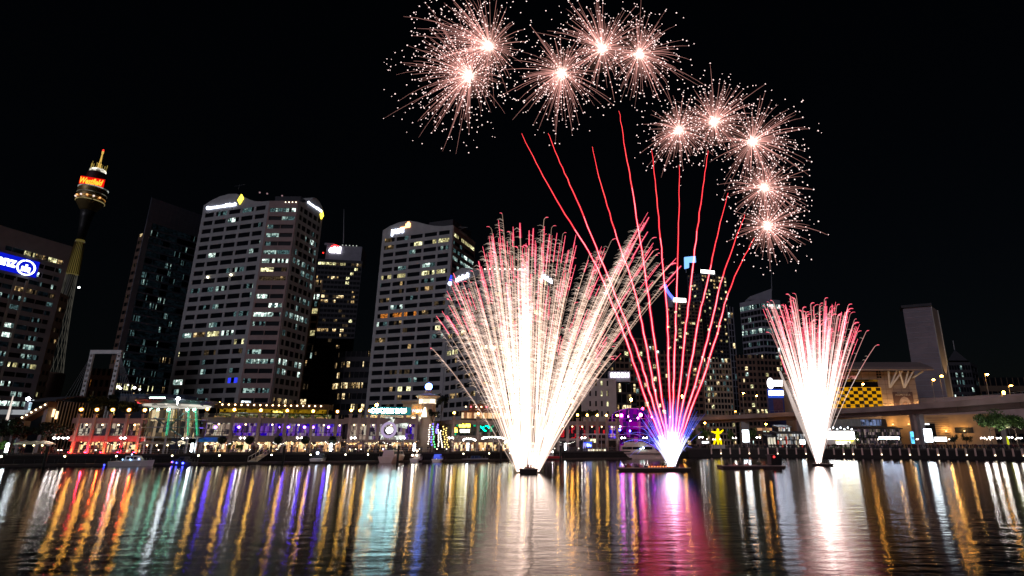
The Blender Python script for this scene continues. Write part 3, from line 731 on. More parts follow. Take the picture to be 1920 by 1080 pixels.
YF = lambda u: YP(u) + 15.5      # building line of the wharf
K_WHARF = lampkit("wharf_lamp", "x", "lamp", E_YEL, .58, .6, "yellow globe lamps on the wharf pillars", glass=glow("amber_globe", (1, .40, .05), .42))
def wharf(name, label, u0, u1, pil, upper, lower, rows=(828, 817, 794, 784), mull=5, canopy=None, depth=14, pm=None, pw=.85):
    """two-storey restaurant block: pillars at the given picture columns, lit panes between them"""
    ya, yb = YF(u0), YF(u1)
    pa, pb = (X2(u0, ya), ya), (X2(u1, yb), yb)
    fr = frame(pa, pb); Ym = (ya + yb) / 2
    zg, zs, zw, zt = [zv(v, Ym) for v in rows]
    t = thing(name, label, "restaurant", (fr(fr.L / 2, 0)[0], fr(fr.L / 2, 0)[1], ZP))
    mb = MB(); mb.fbox(fr, 0, fr.L, -depth, -2.2, ZP, zt - .1); part("back_wall", mb, mat("inner_wall", (.1, .08, .07), .8), t)
    mb = MB(); mb.fbox(fr, -.3, fr.L + .3, -depth, .15, zw, zt); part("roof_slab", mb, M_SLAB, t)
    mb = MB(); mb.fbox(fr, 0, fr.L, -2.1, .1, zg, zs); part("floor_band", mb, pm or M_SLAB, t)
    ss = []
    for u in pil:
        y = YF(u); x = X2(u, y); ss.append(max(.2, min(fr.L - .2, (Vector((x, y)) - Vector(pa)).dot(fr.e))))
    for s in ss:
        mb = MB(); mb.fbox(fr, s - pw / 2, s + pw / 2, -.25, .42, ZP, zt + .8); mb.fbox(fr, s - pw / 2 - .12, s + pw / 2 + .12, -.35, .54, zt + .8, zt + 1.1); part("pillar", mb, M_PIL, t)
    ed = [0] + ss + [fr.L]
    ui = 0
    for a, c in zip(ed, ed[1:]):
        if c - a < 1.6: continue
        mb = MB(); mb.fquad(fr, a + pw / 2, c - pw / 2, -.4, zs, zw); part("upper_window", mb, upper if not isinstance(upper, list) else upper[ui % len(upper)], t)
        mb = MB(); k = max(2, int((c - a) / 1.25))
        for i in range(k + 1):
            s = lerp(a + pw / 2, c - pw / 2, i / k); mb.fbox(fr, s - .05, s + .05, -.36, -.2, zs, zw)
        mb.fbox(fr, a, c, -.36, -.22, zs + 1.0, zs + 1.12)
        part("window_bars", mb, M_BLACK, t)
        mb = MB(); mb.fquad(fr, a + .2, c - .2, -2.0, ZP + .3, zg - .1); part("shopfront", mb, lower if not isinstance(lower, list) else lower[ui % len(lower)], t)
        mb = MB(); mb.ball((*fr(lerp(a, c, .5), -.3), zw - .35), .22); part("ceiling_light", mb, em("ceiling_lamp", (1, .72, .35), 7), t)
        ui += 1
    return dict(t=t, fr=fr, ss=ss, z=(zg, zs, zw, zt), Ym=Ym)
def pillar_lamps(B, txt, ext=()):
    zt = B['z'][3] + 1.1
    for i, s in enumerate(B['ss']):
        place(K_WHARF, (*B['fr'](s, .1), zt), f"yellow globe lamp on the {ORD[i]} pillar of the {txt}")

M_SPD = mat("spandrel_red_wash", (.26, .11, .11), .7)  # band colour tinted red to carry the wash of the red floodlights
BA = wharf("restaurant_building", "two-storey restaurant washed by red floodlights beneath its pillars", 128, 268, [138, 168, 198, 229, 259], [IN_CREAM, IN_CREAM, IN_CREAM, IN_WARM], [IN_WARM], pm=M_SPD, pw=.62)
pillar_lamps(BA, "red-lit restaurant, from its dark end")
for i, s in enumerate(BA['ss']):
    t = thing("floodlight", f"small red floodlight at the foot of the {ORD[i]} red pillar", "floodlight", (*BA['fr'](s, 1.15), ZP), "red floodlights under the pillars")
    mb = MB(); mb.box(-.25, .25, -.2, .2, 0, .3); part("housing", mb, M_BLACK, t, local=True)
    mb = MB(); mb.box(-.2, .2, -.05, .25, .3, .38); part("lens", mb, em("red_lens", (1, .01, .03), 130), t, local=True)
    ld = bpy.data.lights.new("red_glow", 'POINT'); ld.energy = 900 if i % 2 else 1150; ld.color = (1, .015, .05) if i % 2 else (1, .06, .01); ld.shadow_soft_size = .15
    lo = bpy.data.objects.new("red_glow", ld); COL.objects.link(lo); lo.parent = t; lo.location = (0, 0, .8)
BB = wharf("restaurant_building", "long two-storey restaurant with purple-lit upper windows", 372, 640, [378, 430, 481, 531, 580, 626], [IN_CREAM, IN_PURP, IN_PURP, IN_PURP, IN_PURP, IN_PURP, IN_PURP], IN_WARM)
pillar_lamps(BB, "purple-lit restaurant, from the glass pavilion")
for k, u in enumerate((404, 448, 524, 541, 571, 587, 616)):
    mb = MB(); y = YF(u); mb.ball(P(u, 801, y - .5), .36); part("stage_light", mb, em("stage_blue", (.10, .03, 1), 70), BB['t'])
BC = wharf("restaurant_building", "glazed corner building with a large round lit clock in its window", 642, 786, [652, 669, 687, 706, 755, 778], [IN_CREAM, IN_CREAM, IN_CLUB, IN_CLUB, IN_PURP, IN_CREAM, IN_CLUB], IN_WARM, rows=(829, 824, 795, 784))
pillar_lamps(BC, "round-clock building, from the purple-lit restaurant")
BD = wharf("restaurant_building", "restaurant row with green and yellow neon half hidden by the fountain", 842, 1012, [848, 893, 936, 985], [IN_GREEN, IN_GREEN, IN_GREEN, IN_GREEN, IN_GREEN], IN_WARM, rows=(829, 817, 797, 789))
pillar_lamps(BD, "green neon restaurant")
BE = wharf("restaurant_building", "dim two-storey building with small red lights upstairs", 1042, 1162, [1047, 1064, 1083, 1101, 1120, 1138, 1158], [IN_RED, IN_RED, IN_RED, IN_RED, IN_RED, IN_BLUE], mat("dark_shop", (.03, .02, .02), .5), rows=(826, 822, 798, 790), pw=.9)
pillar_lamps(BE, "building with red lights upstairs")

# dark canopy pavilion and lit glass box at the far left
YL = YF(100) + 18
t = thing("glass_pavilion", "dark glass pavilion with curved roof behind the trees", "pavilion", (*P(125, 830, YL + 6).xy, ZP))
f = frame((X2(84, YL), YL), (X2(165, YL + 10), YL + 10))
mb = MB(); mb.fbox(f, 0, f.L, -12, 0, ZP, zv(752, YL)); part("glazing", mb, M_DARK, t)
mb = MB()
for k in range(15): mb.fbox(f, f.L * k / 14 - .07, f.L * k / 14 + .07, 0.02, .2, ZP, zv(752, YL))
part("mullions", mb, M_STEEL, t)
mb = MB(); n = 12
for k in range(n):
    a, c = k / n, (k + 1) / n
    mb.fbox(f, f.L * a - (.5 if k == 0 else 0), f.L * c, -13, 1.5, zv(752, YL) + 2.2 * (1 - (a * 2 - 1) ** 2) * .6, zv(752, YL) + .5 + 2.2 * (1 - (a * 2 - 1) ** 2) * .6)
part("curved_roof", mb, M_DGREY, t)
for u, v in ((93, 778), (100, 775), (106, 779)):
    mb = MB(); p = P(u, v, YL - .6); mb.tube([p - Vector((0, 0, 1)), p + Vector((0, 0, 1.2))], .3, 6); part("column_light", mb, em("column_amber", (1, .6, .3), 3), t)
t = thing("glass_building", "bright white glass building behind the sloping stair", "building", (*P(64, 830, YL + 30).xy, ZP))
Yg = YL + 16
f = frame((X2(34, Yg), Yg), (X2(97, Yg + 6), Yg + 6))
mb = MB(); mb.fbox(f, 0, f.L, -10, -.1, ZP, zv(750, Yg)); part("wall", mb, M_GREY, t)
mb = MB(); mb.fquad(f, .2, f.L - .2, .05, zv(772, Yg), zv(756, Yg)); part("lit_window", mb, em("cool_office", (.45, .72, .85), .75, .8), t)
mb = MB()
for k in range(9): mb.fbox(f, f.L * k / 8 - .08, f.L * k / 8 + .08, .06, .2, zv(772, Yg), zv(756, Yg))
mb.fbox(f, 0, f.L, .06, .22, zv(764.5, Yg), zv(764, Yg)); part("window_bars", mb, M_STEEL, t)
mb = MB(); mb.fbox(f, f.L * .1, f.L * .68, .1, .4, zv(755.5, Yg), zv(750, Yg)); part("light_strip", mb, em("strip_white", (.85, .95, 1), 4), t)
mb = MB(); p = P(53, 748, Yg - 1); mb.ball(p, .55); part("floodlight", mb, E_COOL, t)
t = thing("footbridge", "white curved footbridge edge at the far left", "footbridge", (X2(-10, YL + 8), YL + 8, ZP))
mb = MB(); f = frame((X2(-80, YL + 2), YL + 2), (X2(48, YL + 8), YL + 8)); mb.fbox(f, 0, f.L, -4, 0, zv(782, YL + 5), zv(777, YL + 5)); part("deck", mb, M_DGREY, t)
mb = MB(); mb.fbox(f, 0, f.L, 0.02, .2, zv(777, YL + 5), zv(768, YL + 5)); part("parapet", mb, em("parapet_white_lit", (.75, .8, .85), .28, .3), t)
mb = MB()
for k in range(5): mb.fbox(f, f.L * (.1 + .2 * k), f.L * (.1 + .2 * k) + .8, -2.5, -1.5, ZP, zv(782, YL + 5))
part("piers", mb, M_CONC, t, kind='stuff')
t = thing("leaning_mast", "white lit mast leaning beside the footbridge", "mast", (*P(14, 790, YL).xy, zv(790, YL)))
mb = MB(); mb.tube([P(13, 788, YL), P(25, 742, YL)], [.35, .12], 6); part("mast", mb, em("mast_lit", (1, .85, .75), .9), t)
mb = MB(); p = P(13, 788, YL); mb.tube([(p.x, p.y, ZP), p], .3, 6); part("base", mb, M_CONC, t)
t = thing("stairway", "sloping covered stair with small lights along it", "stair", (*P(60, 800, YL - 3).xy, ZP))
a, c = P(36, 792, YL - 3), P(88, 763, YL - 3)
mb = MB(); up = Vector((0, 0, 1.6)); dy = Vector((0, 3, 0)); mb.hexa([a, c, c + dy, a + dy, a + up, c + up, c + dy + up, a + dy + up]); part("stair_body", mb, M_BROWN, t)
mb = MB(); mb.box(c.x - 1, c.x, c.y + .5, c.y + 2.5, ZP, c.z); mb.box(a.x + .2, a.x + 1, c.y + .5, c.y + 2.5, ZP, a.z + .5); part("support", mb, M_CONC, t, kind='stuff')
for k in range(6):
    p = a.lerp(c, (k + .5) / 6) + Vector((0, -.15, 1.0)); mb = MB(); mb.ball(p, .2); part("step_light", mb, em("step_lamp", (1, .8, .5), 8), t)

# white portal frame with stays
YG = 228
t = thing("portal_frame", "tall white perforated portal frame with thin stay cables", "frame", (*P(188, 745, YG).xy, ZP))
for (ub, vb, ut, vt) in ((153, 750, 174, 661), (209, 745, 223, 662)):
    p0, p1 = P(ub, vb, YG), P(ut, vt, YG)
    x0 = (p0.x + p1.x) / 2; mb = MB(); zb, zt2 = ZP, p1.z
    for dx in (-.75, .45): mb.box(x0 + dx, x0 + dx + .3, YG - .4, YG + .4, zb, zt2)
    k = 9
    for i in range(k + 1):
        z = lerp(zv(750, YG), zt2 - .8, i / k); mb.box(x0 - .45, x0 + .45, YG - .36, YG + .36, z, z + 1.0)
    part("leg", mb, M_WHITE, t)
xa, xb = [(P(a, b_, YG).x + P(c, d, YG).x) / 2 for (a, b_, c, d) in ((153, 750, 174, 661), (209, 745, 223, 662))]
mb = MB(); mb.box(xa - .75, xb + .75, YG - .5, YG + .5, zv(662, YG) - .3, zv(662, YG) + 1.2); part("beam", mb, M_WHITE, t)
mb = MB()
for k in range(5):
    mb.tube([(xa, YG, zv(664, YG)), P(118 + 7 * k, 752, YG - 2)], .05, 3, cap=False); mb.tube([(xb, YG, zv(664, YG)), P(228 + 6 * k, 752, YG - 2)], .05, 3, cap=False)
part("stay_cables", mb, M_STEEL, t, kind='stuff')
tower("low_block", "low tan block seen through the white portal frame", [(171, 693, 255), (222, 690, 258)], 16,
      [dict(nf=7, nb=5, sp=.4, pw=.8, lit=litgen(71, .12, 'wo', dim=.3, k=(2, 2)))], M_BROWN, cat="building", keep=35)
YH = 262
t = thing("podium", "blue-grey podium with a row of floodlights at the foot of the dark glass tower", "building", (*P(250, 800, YH).xy, ZP))
f = frame((X2(205, YH), YH), (X2(330, YH + 6), YH + 6))
mb = MB(); mb.fbox(f, 0, f.L, -14, 0, ZP, zv(738, YH)); part("wall", mb, mat("podium_paint", (.06, .09, .15), .6), t)
mb = MB()
for k in range(7): mb.fbox(f, f.L * (k + .1) / 7, f.L * (k + .78) / 7, .05, .3, zv(762, YH), zv(743, YH))
part("panels", mb, M_GREY, t)
for u, v, r in ((222, 725, .6), (226, 728, .5), (252, 727, .6), (262, 730, .4), (240, 722, .3)):
    mb = MB(); mb.ball(P(u, v, YH - 1), r); part("floodlight", mb, em("podium_flood", (1, .97, 1), 7), t)

# conical glass pavilion with green columns and a lens roof
Yc = YF(325) - 1
cx = P(326, 800, Yc).x
t = thing("glass_pavilion", "round glass pavilion with green-lit columns under a wide lens roof", "pavilion", (cx, Yc, ZP))
m1 = mpp(770, Yc)
mb = MB(); mb.lathe((cx, Yc, 0), [(52 * m1, zv(763.5, Yc)), (54 * m1, zv(760, Yc))], 40); part("lit_soffit", mb, em("soffit_lit", (1, .93, .8), .5, .3), t)
mb = MB(); mb.lathe((cx, Yc, 0), [(54 * m1, zv(760, Yc) + .02), (66 * m1, zv(753.5, Yc)), (66 * m1, zv(752, Yc)), (52 * m1, zv(754, Yc)), (20 * m1, zv(756, Yc))], 40); part("lens_roof", mb, M_DGREY, t)
mb = MB()
for k in range(24):
    an = math.pi * (1 + k / 23); mb.tube([(cx + 53 * m1 * math.cos(an), Yc + 53 * m1 * math.sin(an), zv(759.5, Yc) + .1), (cx + 65.5 * m1 * math.cos(an), Yc + 65.5 * m1 * math.sin(an), zv(753.4, Yc) + .05)], .12, 4)
part("roof_ribs", mb, M_WHITE, t, kind='stuff')
mb = MB(); a_, c_ = (math.pi * 1.05, math.pi * 1.22)
pth = [(cx + 60 * m1 * math.cos(lerp(a_, c_, k / 5)), Yc + 60 * m1 * math.sin(lerp(a_, c_, k / 5)), zv(757.5, Yc) + .15) for k in range(6)]
mb.tube(pth, .3, 5); part("red_edge_light", mb, em("red_edge", (1, .08, .1), 1.3), t)
mb = MB(); f = frame((P(283, 748, Yc - 8).x, Yc - 8.5), (P(311, 748, Yc - 8).x, Yc - 8.5)); mb.fbox(f, 0, f.L, -.2, .1, zv(750, Yc - 8), zv(745, Yc - 8)); part("lit_sign", mb, em("sign_mint", (.7, 1, .9), 14), t)
mb = MB(); p = P(334, 748, Yc - 8.5); mb.tube([p - Vector((0, 0, 1.4)), p], .08, 4); mb.ball(p, .42); part("roof_lamp", mb, E_COOL, t)
for k, (ut, ub) in enumerate(((287, 273), (300, 287), (319, 311), (334, 332), (354, 352), (367, 370))):
    y = Yc - math.sqrt(max(4, (48 * m1) ** 2 - (P((ut + ub) / 2, 800, Yc).x - cx) ** 2))
    a, c = P(ub, 822, y), P(ut, 766, y)
    mb = MB(); d = .42
    for i in range(4):
        sx, sy = ((-d, -d), (d, -d), (d, d), (-d, d))[i]; mb.tube([a + Vector((sx, sy, 0)), c + Vector((sx, sy, 0))], .09, 4)
    for j in range(8):
        q = a.lerp(c, j / 7); q2 = a.lerp(c, min(1, (j + 1) / 7))
        mb.tube([q + Vector((-d, -d, 0)), q + Vector((d, -d, 0))], .06, 4); mb.tube([q + Vector((-d, -d, 0)), q2 + Vector((d, -d, 0))], .05, 3)
    mb.tube([Vector((a.x, a.y, ZP)), a], .25, 6)
    part("column", mb, M_STEEL if k != 3 else M_DGREY, t)
    if k != 3:
        mb = MB(); mb.tube([a.lerp(c, .1), a.lerp(c, .95)], .26, 5); part("green_tube", mb, em("tube_green", (.05, .65, .32), 1.1), t)
        mb = MB(); mb.ball(c + Vector((0, -.5, -.3)), .28); part("column_lamp", mb, em("mint_lamp", (.4, 1, .7), 42), t)
mb = MB(); rr_ = 40 * m1
for k in range(16):
    a0, a1 = math.pi * (1 + k / 16), math.pi * (1 + (k + 1) / 16)
    q = [(cx + rr_ * math.cos(x), Yc + rr_ * math.sin(x)) for x in (a0, a1)]
    mb.face([(*q[0], zv(822, Yc)), (*q[1], zv(822, Yc)), (*q[1], zv(768, Yc)), (*q[0], zv(768, Yc))])
part("glass_wall", mb, inside("pavilion_inside", [(.05, .04, .03), (.2, .12, .07), (.02, .02, .02), (.35, .25, .15), (.08, .06, .04), (.9, .7, .4), (.3, .2, .06)], .8, .6, (1, 1, .35)), t)
mb = MB()
for z in (788, 803, 821): mb.lathe((cx, Yc, 0), [(48 * m1, zv(z, Yc)), (48.5 * m1, zv(z, Yc)), (48.5 * m1, zv(z, Yc) + .22), (48 * m1, zv(z, Yc) + .22)], 36)
part("ring_beam", mb, M_STEEL, t)
mb = MB()
for (a, b_, c, d) in ((290, 783, 340, 818), (345, 775, 300, 815)):
    mb.tube([P(a, b_, Yc - 6), P(c, d, Yc - 5)], .22, 5)
part("stair", mb, M_STEEL, t)

# roof terrace of the purple building: awning bar, string of bulbs, plants
Yt = YF(505) + 6
t = thing("terrace_bar", "rooftop terrace bar with a yellow lit awning under a row of bulbs", "bar", (*P(510, 785, Yt).xy, zv(784, Yt)))
f = frame((X2(400, Yt - 2), Yt - 4), (X2(612, Yt + 5), Yt + 5)); zz = lambda v: zv(v, Yt)
mb = MB(); mb.fbox(f, 0, f.L, -7, 0, zz(786), zz(785)); part("floor", mb, M_DGREY, t)
mb = MB(); mb.fbox(f, 0, f.L, -8, 1.2, zz(767), zz(757)); part("roof", mb, mat("bar_roof", (.02, .014, .012), .8), t)
mb = MB(); mb.fbox(f, f.L * .05, f.L * .97, .9, 1.15, zz(774.5), zz(767.3)); part("awning", mb, em("awning_lit", (.75, .42, .02), .2, 1.2), t)
mb = MB(); mb.fbox(f, f.L * .5, f.L * .585, 1.2, 1.3, zz(774), zz(770.5)); part("awning_sign", mb, em("awning_sign_lit", (1, .75, .15), 2.2, 2), t)
mb = MB(); mb.fquad(f, 0, f.L, -5, zz(785), zz(775)); part("bar_inside", mb, inside("bar_inside", [(.05, .05, .02), (.12, .12, .04), (.02, .02, .01), (.3, .26, .1), (.06, .08, .02), (.5, .5, .35)], .6, .8), t)
for k in range(8):
    mb = MB(); s = f.L * (.02 + .137 * k); mb.fbox(f, s, s + .25, .6, .85, zz(785), zz(767)); part("post", mb, M_DGREY, t)
for k in range(17):
    p = P(425 + 12.2 * k, 760.5, Yt - 3); mb = MB(); mb.ball((f(f.L * (.07 + .053 * k), 1.7)[0], f(f.L * (.07 + .053 * k), 1.7)[1], zz(760.5)), .24); part("bulb", mb, em("string_bulb", (1, .62, .32), 7), t)
mb = MB(); mb.fbox(f, f.L * .22, f.L * .3, 1.3, 1.45, zz(756.5), zz(753)); part("roof_sign", mb, em("strip_white2", (.8, .9, 1), 1.8, 2), t)
# sign canopy over the round-clock building
Ys = YF(730) + 1
t = thing("wharf_sign", "long white and teal lit sign above the round-clock building", "sign", (*P(735, 780, Ys).xy, zv(783, Ys)))
f = frame((X2(684, Ys), Ys), (X2(797, Ys + 3), Ys + 3)); zz = lambda v: zv(v, Ys)
mb = MB(); mb.fbox(f, 0, f.L, -6, 1, zz(783), zz(778)); part("canopy", mb, M_PALE, t)
mb = MB(); mb.fbox(f, .5, f.L * .72, .3, .5, zz(777.6), zz(763)); part("sign_back", mb, em("sign_teal", (.02, .22, .24), .55, .25), t)
text("COCKLE BAY", t, em("sign_hot_teal", (.5, .98, 1), 60), (*f(f.L * .35, .9), zz(770)), (*f.e, 0), (*f.n, 0), width=f.L * .60, height=1.35, bold=.02, name="sign_lettering", depth=.3)
mb = MB(); mb.fbox(f, f.L * .73, f.L * .99, -4, .2, zz(777.8), zz(757)); part("end_wall", mb, mat("sign_wall", (.35, .26, .2), .8), t)
text("WHARF", t, em("sign_white_soft", (.9, .9, .95), 1.6), (*f(f.L * .84, .45), zz(769.5)), (*f.e, 0), (*f.n, 0), width=f.L * .21, height=1.0, bold=.01, name="sign_lettering")
# round clock in the window
fr = BC['fr']; t = BC['t']; y = YF(730)
mb = MB(); c = P(729, 806, y - .9); mb.tube([(c.x + 2.0 * math.cos(a), c.y, c.z + 2.0 * math.sin(a)) for a in [2 * math.pi * k / 24 for k in range(25)]], .4, 6); part("clock_ring", mb, em("clock_violet", (.5, .38, .62), .9), t)
mb = MB(); mb.ball(c + Vector((.2, 0, -.1)), 1.05, 12, 8, .9); part("clock_lamp", mb, em("clock_white", (1, .97, 1), 6), t)
for sx, sz in ((-4, 1.2), (4.2, 1.2), (-3.2, -2.2), (3.4, -2.4), (0, 3.0)):
    mb = MB(); q = c + Vector((sx, .4, sz)); mb.add([q + Vector((-1.7, 0, .6)), q + Vector((1.6, 0, .9)), q + Vector((1.1, 0, -.8)), q + Vector((-1.2, 0, -.5)), q + Vector((0, .3, 0))], [(0, 1, 4), (1, 2, 4), (2, 3, 4), (3, 0, 4)]); part("lit_panel", mb, em("panel_white", (.75, .8, .72), .8, 1.2), t)
# lantern tower with a blue globe
Yn = YF(800) + 3; x = P(800, 780, Yn).x
t = thing("lantern_tower", "floodlit beige drum tower with a blue globe on top", "tower", (x, Yn, ZP))
mb = MB(); mb.lathe((x, Yn, 0), [(2.6, ZP), (2.6, zv(748, Yn))], 20); part("drum", mb, M_TAN, t, smooth=True)
mb = MB(); mb.lathe((x, Yn, 0), [(2.7, zv(748, Yn)), (3.8, zv(744, Yn)), (3.8, zv(742.5, Yn)), (1.2, zv(738, Yn)), (1.0, zv(731, Yn))], 20); part("cap", mb, M_TAN, t)
mb = MB(); mb.ball((x, Yn, zv(725, Yn)), 1.15, 14, 8); part("globe", mb, em("globe_blue", (.12, .26, 1), 16), t, smooth=True)
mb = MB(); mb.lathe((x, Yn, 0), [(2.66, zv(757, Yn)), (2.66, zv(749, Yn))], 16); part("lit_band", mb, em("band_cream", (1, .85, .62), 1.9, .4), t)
mb = MB(); mb.tube([P(795, 781, Yn - 3.2), P(797, 764, Yn - 3.2)], [.9, .25], 8); part("wall_light", mb, em("wall_flood", (1, .82, .55), 3.4), t)
mb = MB(); mb.box(x - 3.5, x - 1, Yn - 4.2, Yn - 3.0, zv(791, Yn), zv(783, Yn)); part("lit_kiosk", mb, em("kiosk_lit", (1, .86, .6), 2.2, .8), t)
f = frame((x - 9, Yn + 4), (x - 2, Yn + 1)); mb = MB(); mb.fbox(f, 0, f.L, -3, 0, ZP, zv(754, Yn)); mb.fbox(f, -.4, f.L, -3.3, .4, zv(754, Yn), zv(750, Yn)); part("side_wall", mb, M_TAN, t)
# festive tree of lights right of the drum tower
t = thing("light_tree", "tall cluster of coloured light strings beside the drum tower", "decoration", (*P(820, 830, Yn - 6).xy, ZP))
for k, (u0, v0, u1, v1, c) in enumerate(((803, 832, 806, 797, 'w'), (809, 834, 811, 795, 'b'), (815, 838, 812, 800, 'g'), (822, 836, 822, 806, 'w'), (828, 838, 826, 808, 'w'), (834, 838, 831, 800, 'a'), (840, 838, 836, 803, 'a'), (818, 812, 821, 796, 'b'))):
    mm = {'w': em("string_white", (1, .9, .75), 3.5), 'b': em("string_blue", (.2, .15, 1), 4), 'g': em("string_green", (.15, 1, .3), 3), 'a': em("string_amber", (1, .7, .2), 3)}[c]
    mb = MB(); a, q = P(u0, v0, Yn - 6), P(u1, v1, Yn - 6)
    for j in range(9): mb.octa(a.lerp(q, j / 8) + Vector((RNG.uniform(-.2, .2), 0, 0)), .24)
    part("light_string", mb, mm, t)
mb = MB()
for u in (806, 821, 836): mb.tube([(P(u, 838, Yn - 5.7).x, Yn - 5.7, ZP), P(u, 794, Yn - 5.7)], .1, 5)
part("poles", mb, M_BLACK, t)
# terrace restaurant above the green neon
Yq = YF(910) + 5
t = thing("terrace_bar", "warm glass terrace restaurant with red bulbs left of the fountain", "bar", (*P(910, 785, Yq).xy, zv(789, Yq)))
f = frame((X2(862, Yq - 2), Yq - 2), (X2(1010, Yq + 4), Yq + 4)); zz = lambda v: zv(v, Yq)
mb = MB(); mb.fquad(f, 0, f.L, -.2, zz(788), zz(774)); part("glazing", mb, inside("terrace_inside", [(1, .6, .3), (.5, .25, .12), (1, .85, .6), (.7, .35, .15), (.25, .1, .05), (1, .75, .45)], 1.0, .6, (1, 1, .3)), t)
mb = MB(); mb.fbox(f, 0, f.L, -8, .8, zz(774), zz(771)); mb.fbox(f, f.L * .1, f.L, -8, -1, zz(771), zz(757)); part("roof", mb, mat("terracotta", (.18, .09, .06), .8), t)
mb = MB()
for k in range(16): mb.fbox(f, f.L * k / 15 - .1, f.L * k / 15 + .1, -.1, .1, zz(788), zz(774))
part("window_bars", mb, M_BROWN, t)
for k in range(14):
    mb = MB(); mb.ball((*f(f.L * (.05 + .065 * k), 1.0), zz(763.5)), .26); part("bulb", mb, em("bulb_red", (1, .12, .15), 5) if k % 3 == 1 else em("bulb_warm", (1, .7, .4), 5), t)
mb = MB(); mb.fbox(f, 0, f.L, 1.5, 1.6, zz(789), zz(785)); part("balustrade", mb, M_DGREY, t)
for (u, v, c, wd, hh) in ((905, 803, (0, .9, .45), 4.2, 2.2), (868, 798, (1, .8, .05), 4.6, 1.1), (870, 808, (.9, .85, .6), 3.5, 1.0), (853, 806, (1, .55, .05), 1.6, 1.5), (958, 799, (1, .85, .1), 1.6, 1.2)):
    t = thing("neon_sign", {905: "green neon sign in an upstairs window left of the fountain", 868: "yellow lit sign upstairs, left of the green neon", 870: "pale lit panel under the yellow upstairs sign", 853: "orange lit sign beside the pillar lamp at the green neon row's end", 958: "small yellow sign close to the fountain's foot"}[u], "sign", P(u, v, YF(u) - .6))
    m = em("neon_%d" % u, c, 6, 1.6); mb = MB()
    if u == 905:
        for dx in (-1.3, 1.1): mb.tube([(dx + .95 * math.cos(a), 0, .8 * math.sin(a)) for a in [2 * math.pi * k / 14 for k in range(12)]], .2, 5)
    else: mb.box(-wd / 2, wd / 2, -.1, .1, -hh / 2, hh / 2)
    part("neon_tube" if u == 905 else "lit_face", mb, m, t, local=True)
    mb = MB(); mb.box(-wd / 2 - .1, wd / 2 + .1, .12, .2, -hh / 2 - .1, hh / 2 + .1); part("backing", mb, M_BLACK, t, local=True)

# glass barrel vault with magenta lights
Yv = YF(1185) + 12
t = thing("glass_vault", "glass barrel vault lit inside with magenta and violet lamps", "building", (*P(1188, 830, Yv).xy, ZP))
x0, x1 = X2(1140, Yv), X2(1240, Yv); cxv, hw = (x0 + x1) / 2, (x1 - x0) / 2
zb, zt3 = zv(792, Yv), zv(765, Yv)
mb = MB()
def arc(y, k, n): a = math.pi * (1 - k / n); return Vector((cxv + hw * math.cos(a), y, zb + (zt3 - zb) * math.sin(a)))
for j in range(5):
    mb.tube([arc(Yv + j * 4, k, 16) for k in range(17)], .14, 4)
for k in range(1, 16, 1): mb.tube([arc(Yv, k, 16), arc(Yv + 16, k, 16)], .08, 4)
for k in range(1, 16, 2): mb.tube([(arc(Yv, k, 16).x, Yv, ZP), arc(Yv, k, 16)], .09, 4)
for z in (815, 800, 785): mb.tube([(x0, Yv, zv(z, Yv)), (x1, Yv, zv(z, Yv))], .08, 4)
part("frame", mb, M_STEEL, t)
mb = MB(); mb.add([(arc(Yv + 6, k, 16)) for k in range(17)] + [(x1, Yv + 6, ZP), (x0, Yv + 6, ZP)], [tuple(range(19))]); part("interior", mb, inside("vault_inside", [(.03, .0, .06), (.12, .0, .25), (.02, .0, .03), (.25, .0, .3), (.04, .01, .1), (.01, 0, .02), (.3, .02, .25), (.05, 0, .2)], .8, .35), t)
for u, v, r, c in ((1165, 779, .65, (1, .03, .75)), (1201, 778, .65, (1, .15, .4)), (1196, 784, .42, (1, .05, .7)), (1178, 781, .3, (.6, .1, 1)), (1182, 789, .25, (.5, .2, 1)), (1205, 766, .5, (1, .02, .08)), (1222, 782, .3, (.7, .05, .9)), (1162, 806, .4, (.05, .05, 1)), (1181, 808, .4, (.05, .05, 1)), (1163, 800, .3, (.3, .4, 1))):
    mb = MB(); mb.ball(P(u, v, Yv + 1), r); part("stage_lamp", mb, em("stage_%d" % u, c, 45), t)

# ------------------------------------------------------------------ pier kiosk with the small blue sign
Yk = YF(1125) - 7
t = thing("kiosk", "white lit ferry kiosk carrying a small blue sign", "kiosk", (*P(1122, 850, Yk).xy, ZP)); zz = lambda v: zv(v, Yk)
f = frame((X2(1094, Yk), Yk), (X2(1136, Yk), Yk))
mb = MB(); mb.fbox(f, 0, f.L, -5, -.3, ZP, zz(843)); part("wall", mb, M_PALE, t)
mb = MB(); mb.fquad(f, f.L * .22, f.L * .72, -.2, ZP, zz(842)); mb.fquad(f, f.L * .76, f.L, -.2, ZP, zz(842)); part("lit_window", mb, inside("kiosk_inside", [(1, .9, .6), (.6, .5, .4), (1, 1, .9), (.2, .15, .1), (.9, .85, .6)], 1.6, .9), t)
mb = MB(); mb.fbox(f, f.L * .36, f.L, -.3, 0, zz(839), zz(832)); part("fascia", mb, M_BROWN, t)
mb = MB(); mb.fbox(f, f.L * .02, f.L * .36, 0.02, .3, zz(839), zz(829)); part("sign_panel", mb, em("kiosk_blue", (.02, .06, .9), 2.5), t)
mb = MB(); mb.fbox(f, -f.L * .02, f.L * .12, .32, .4, zz(841), zz(831)); part("sign_panel", mb, em("kiosk_lilac", (.45, .4, 1), .9), t)
text("Blu", t, em("kiosk_letter", (.6, .85, 1), 3), (*f(f.L * .245, .5), zz(834.5)), (*f.e, 0), (*f.n, 0), width=f.L * .2, bold=.03, name="sign_lettering")
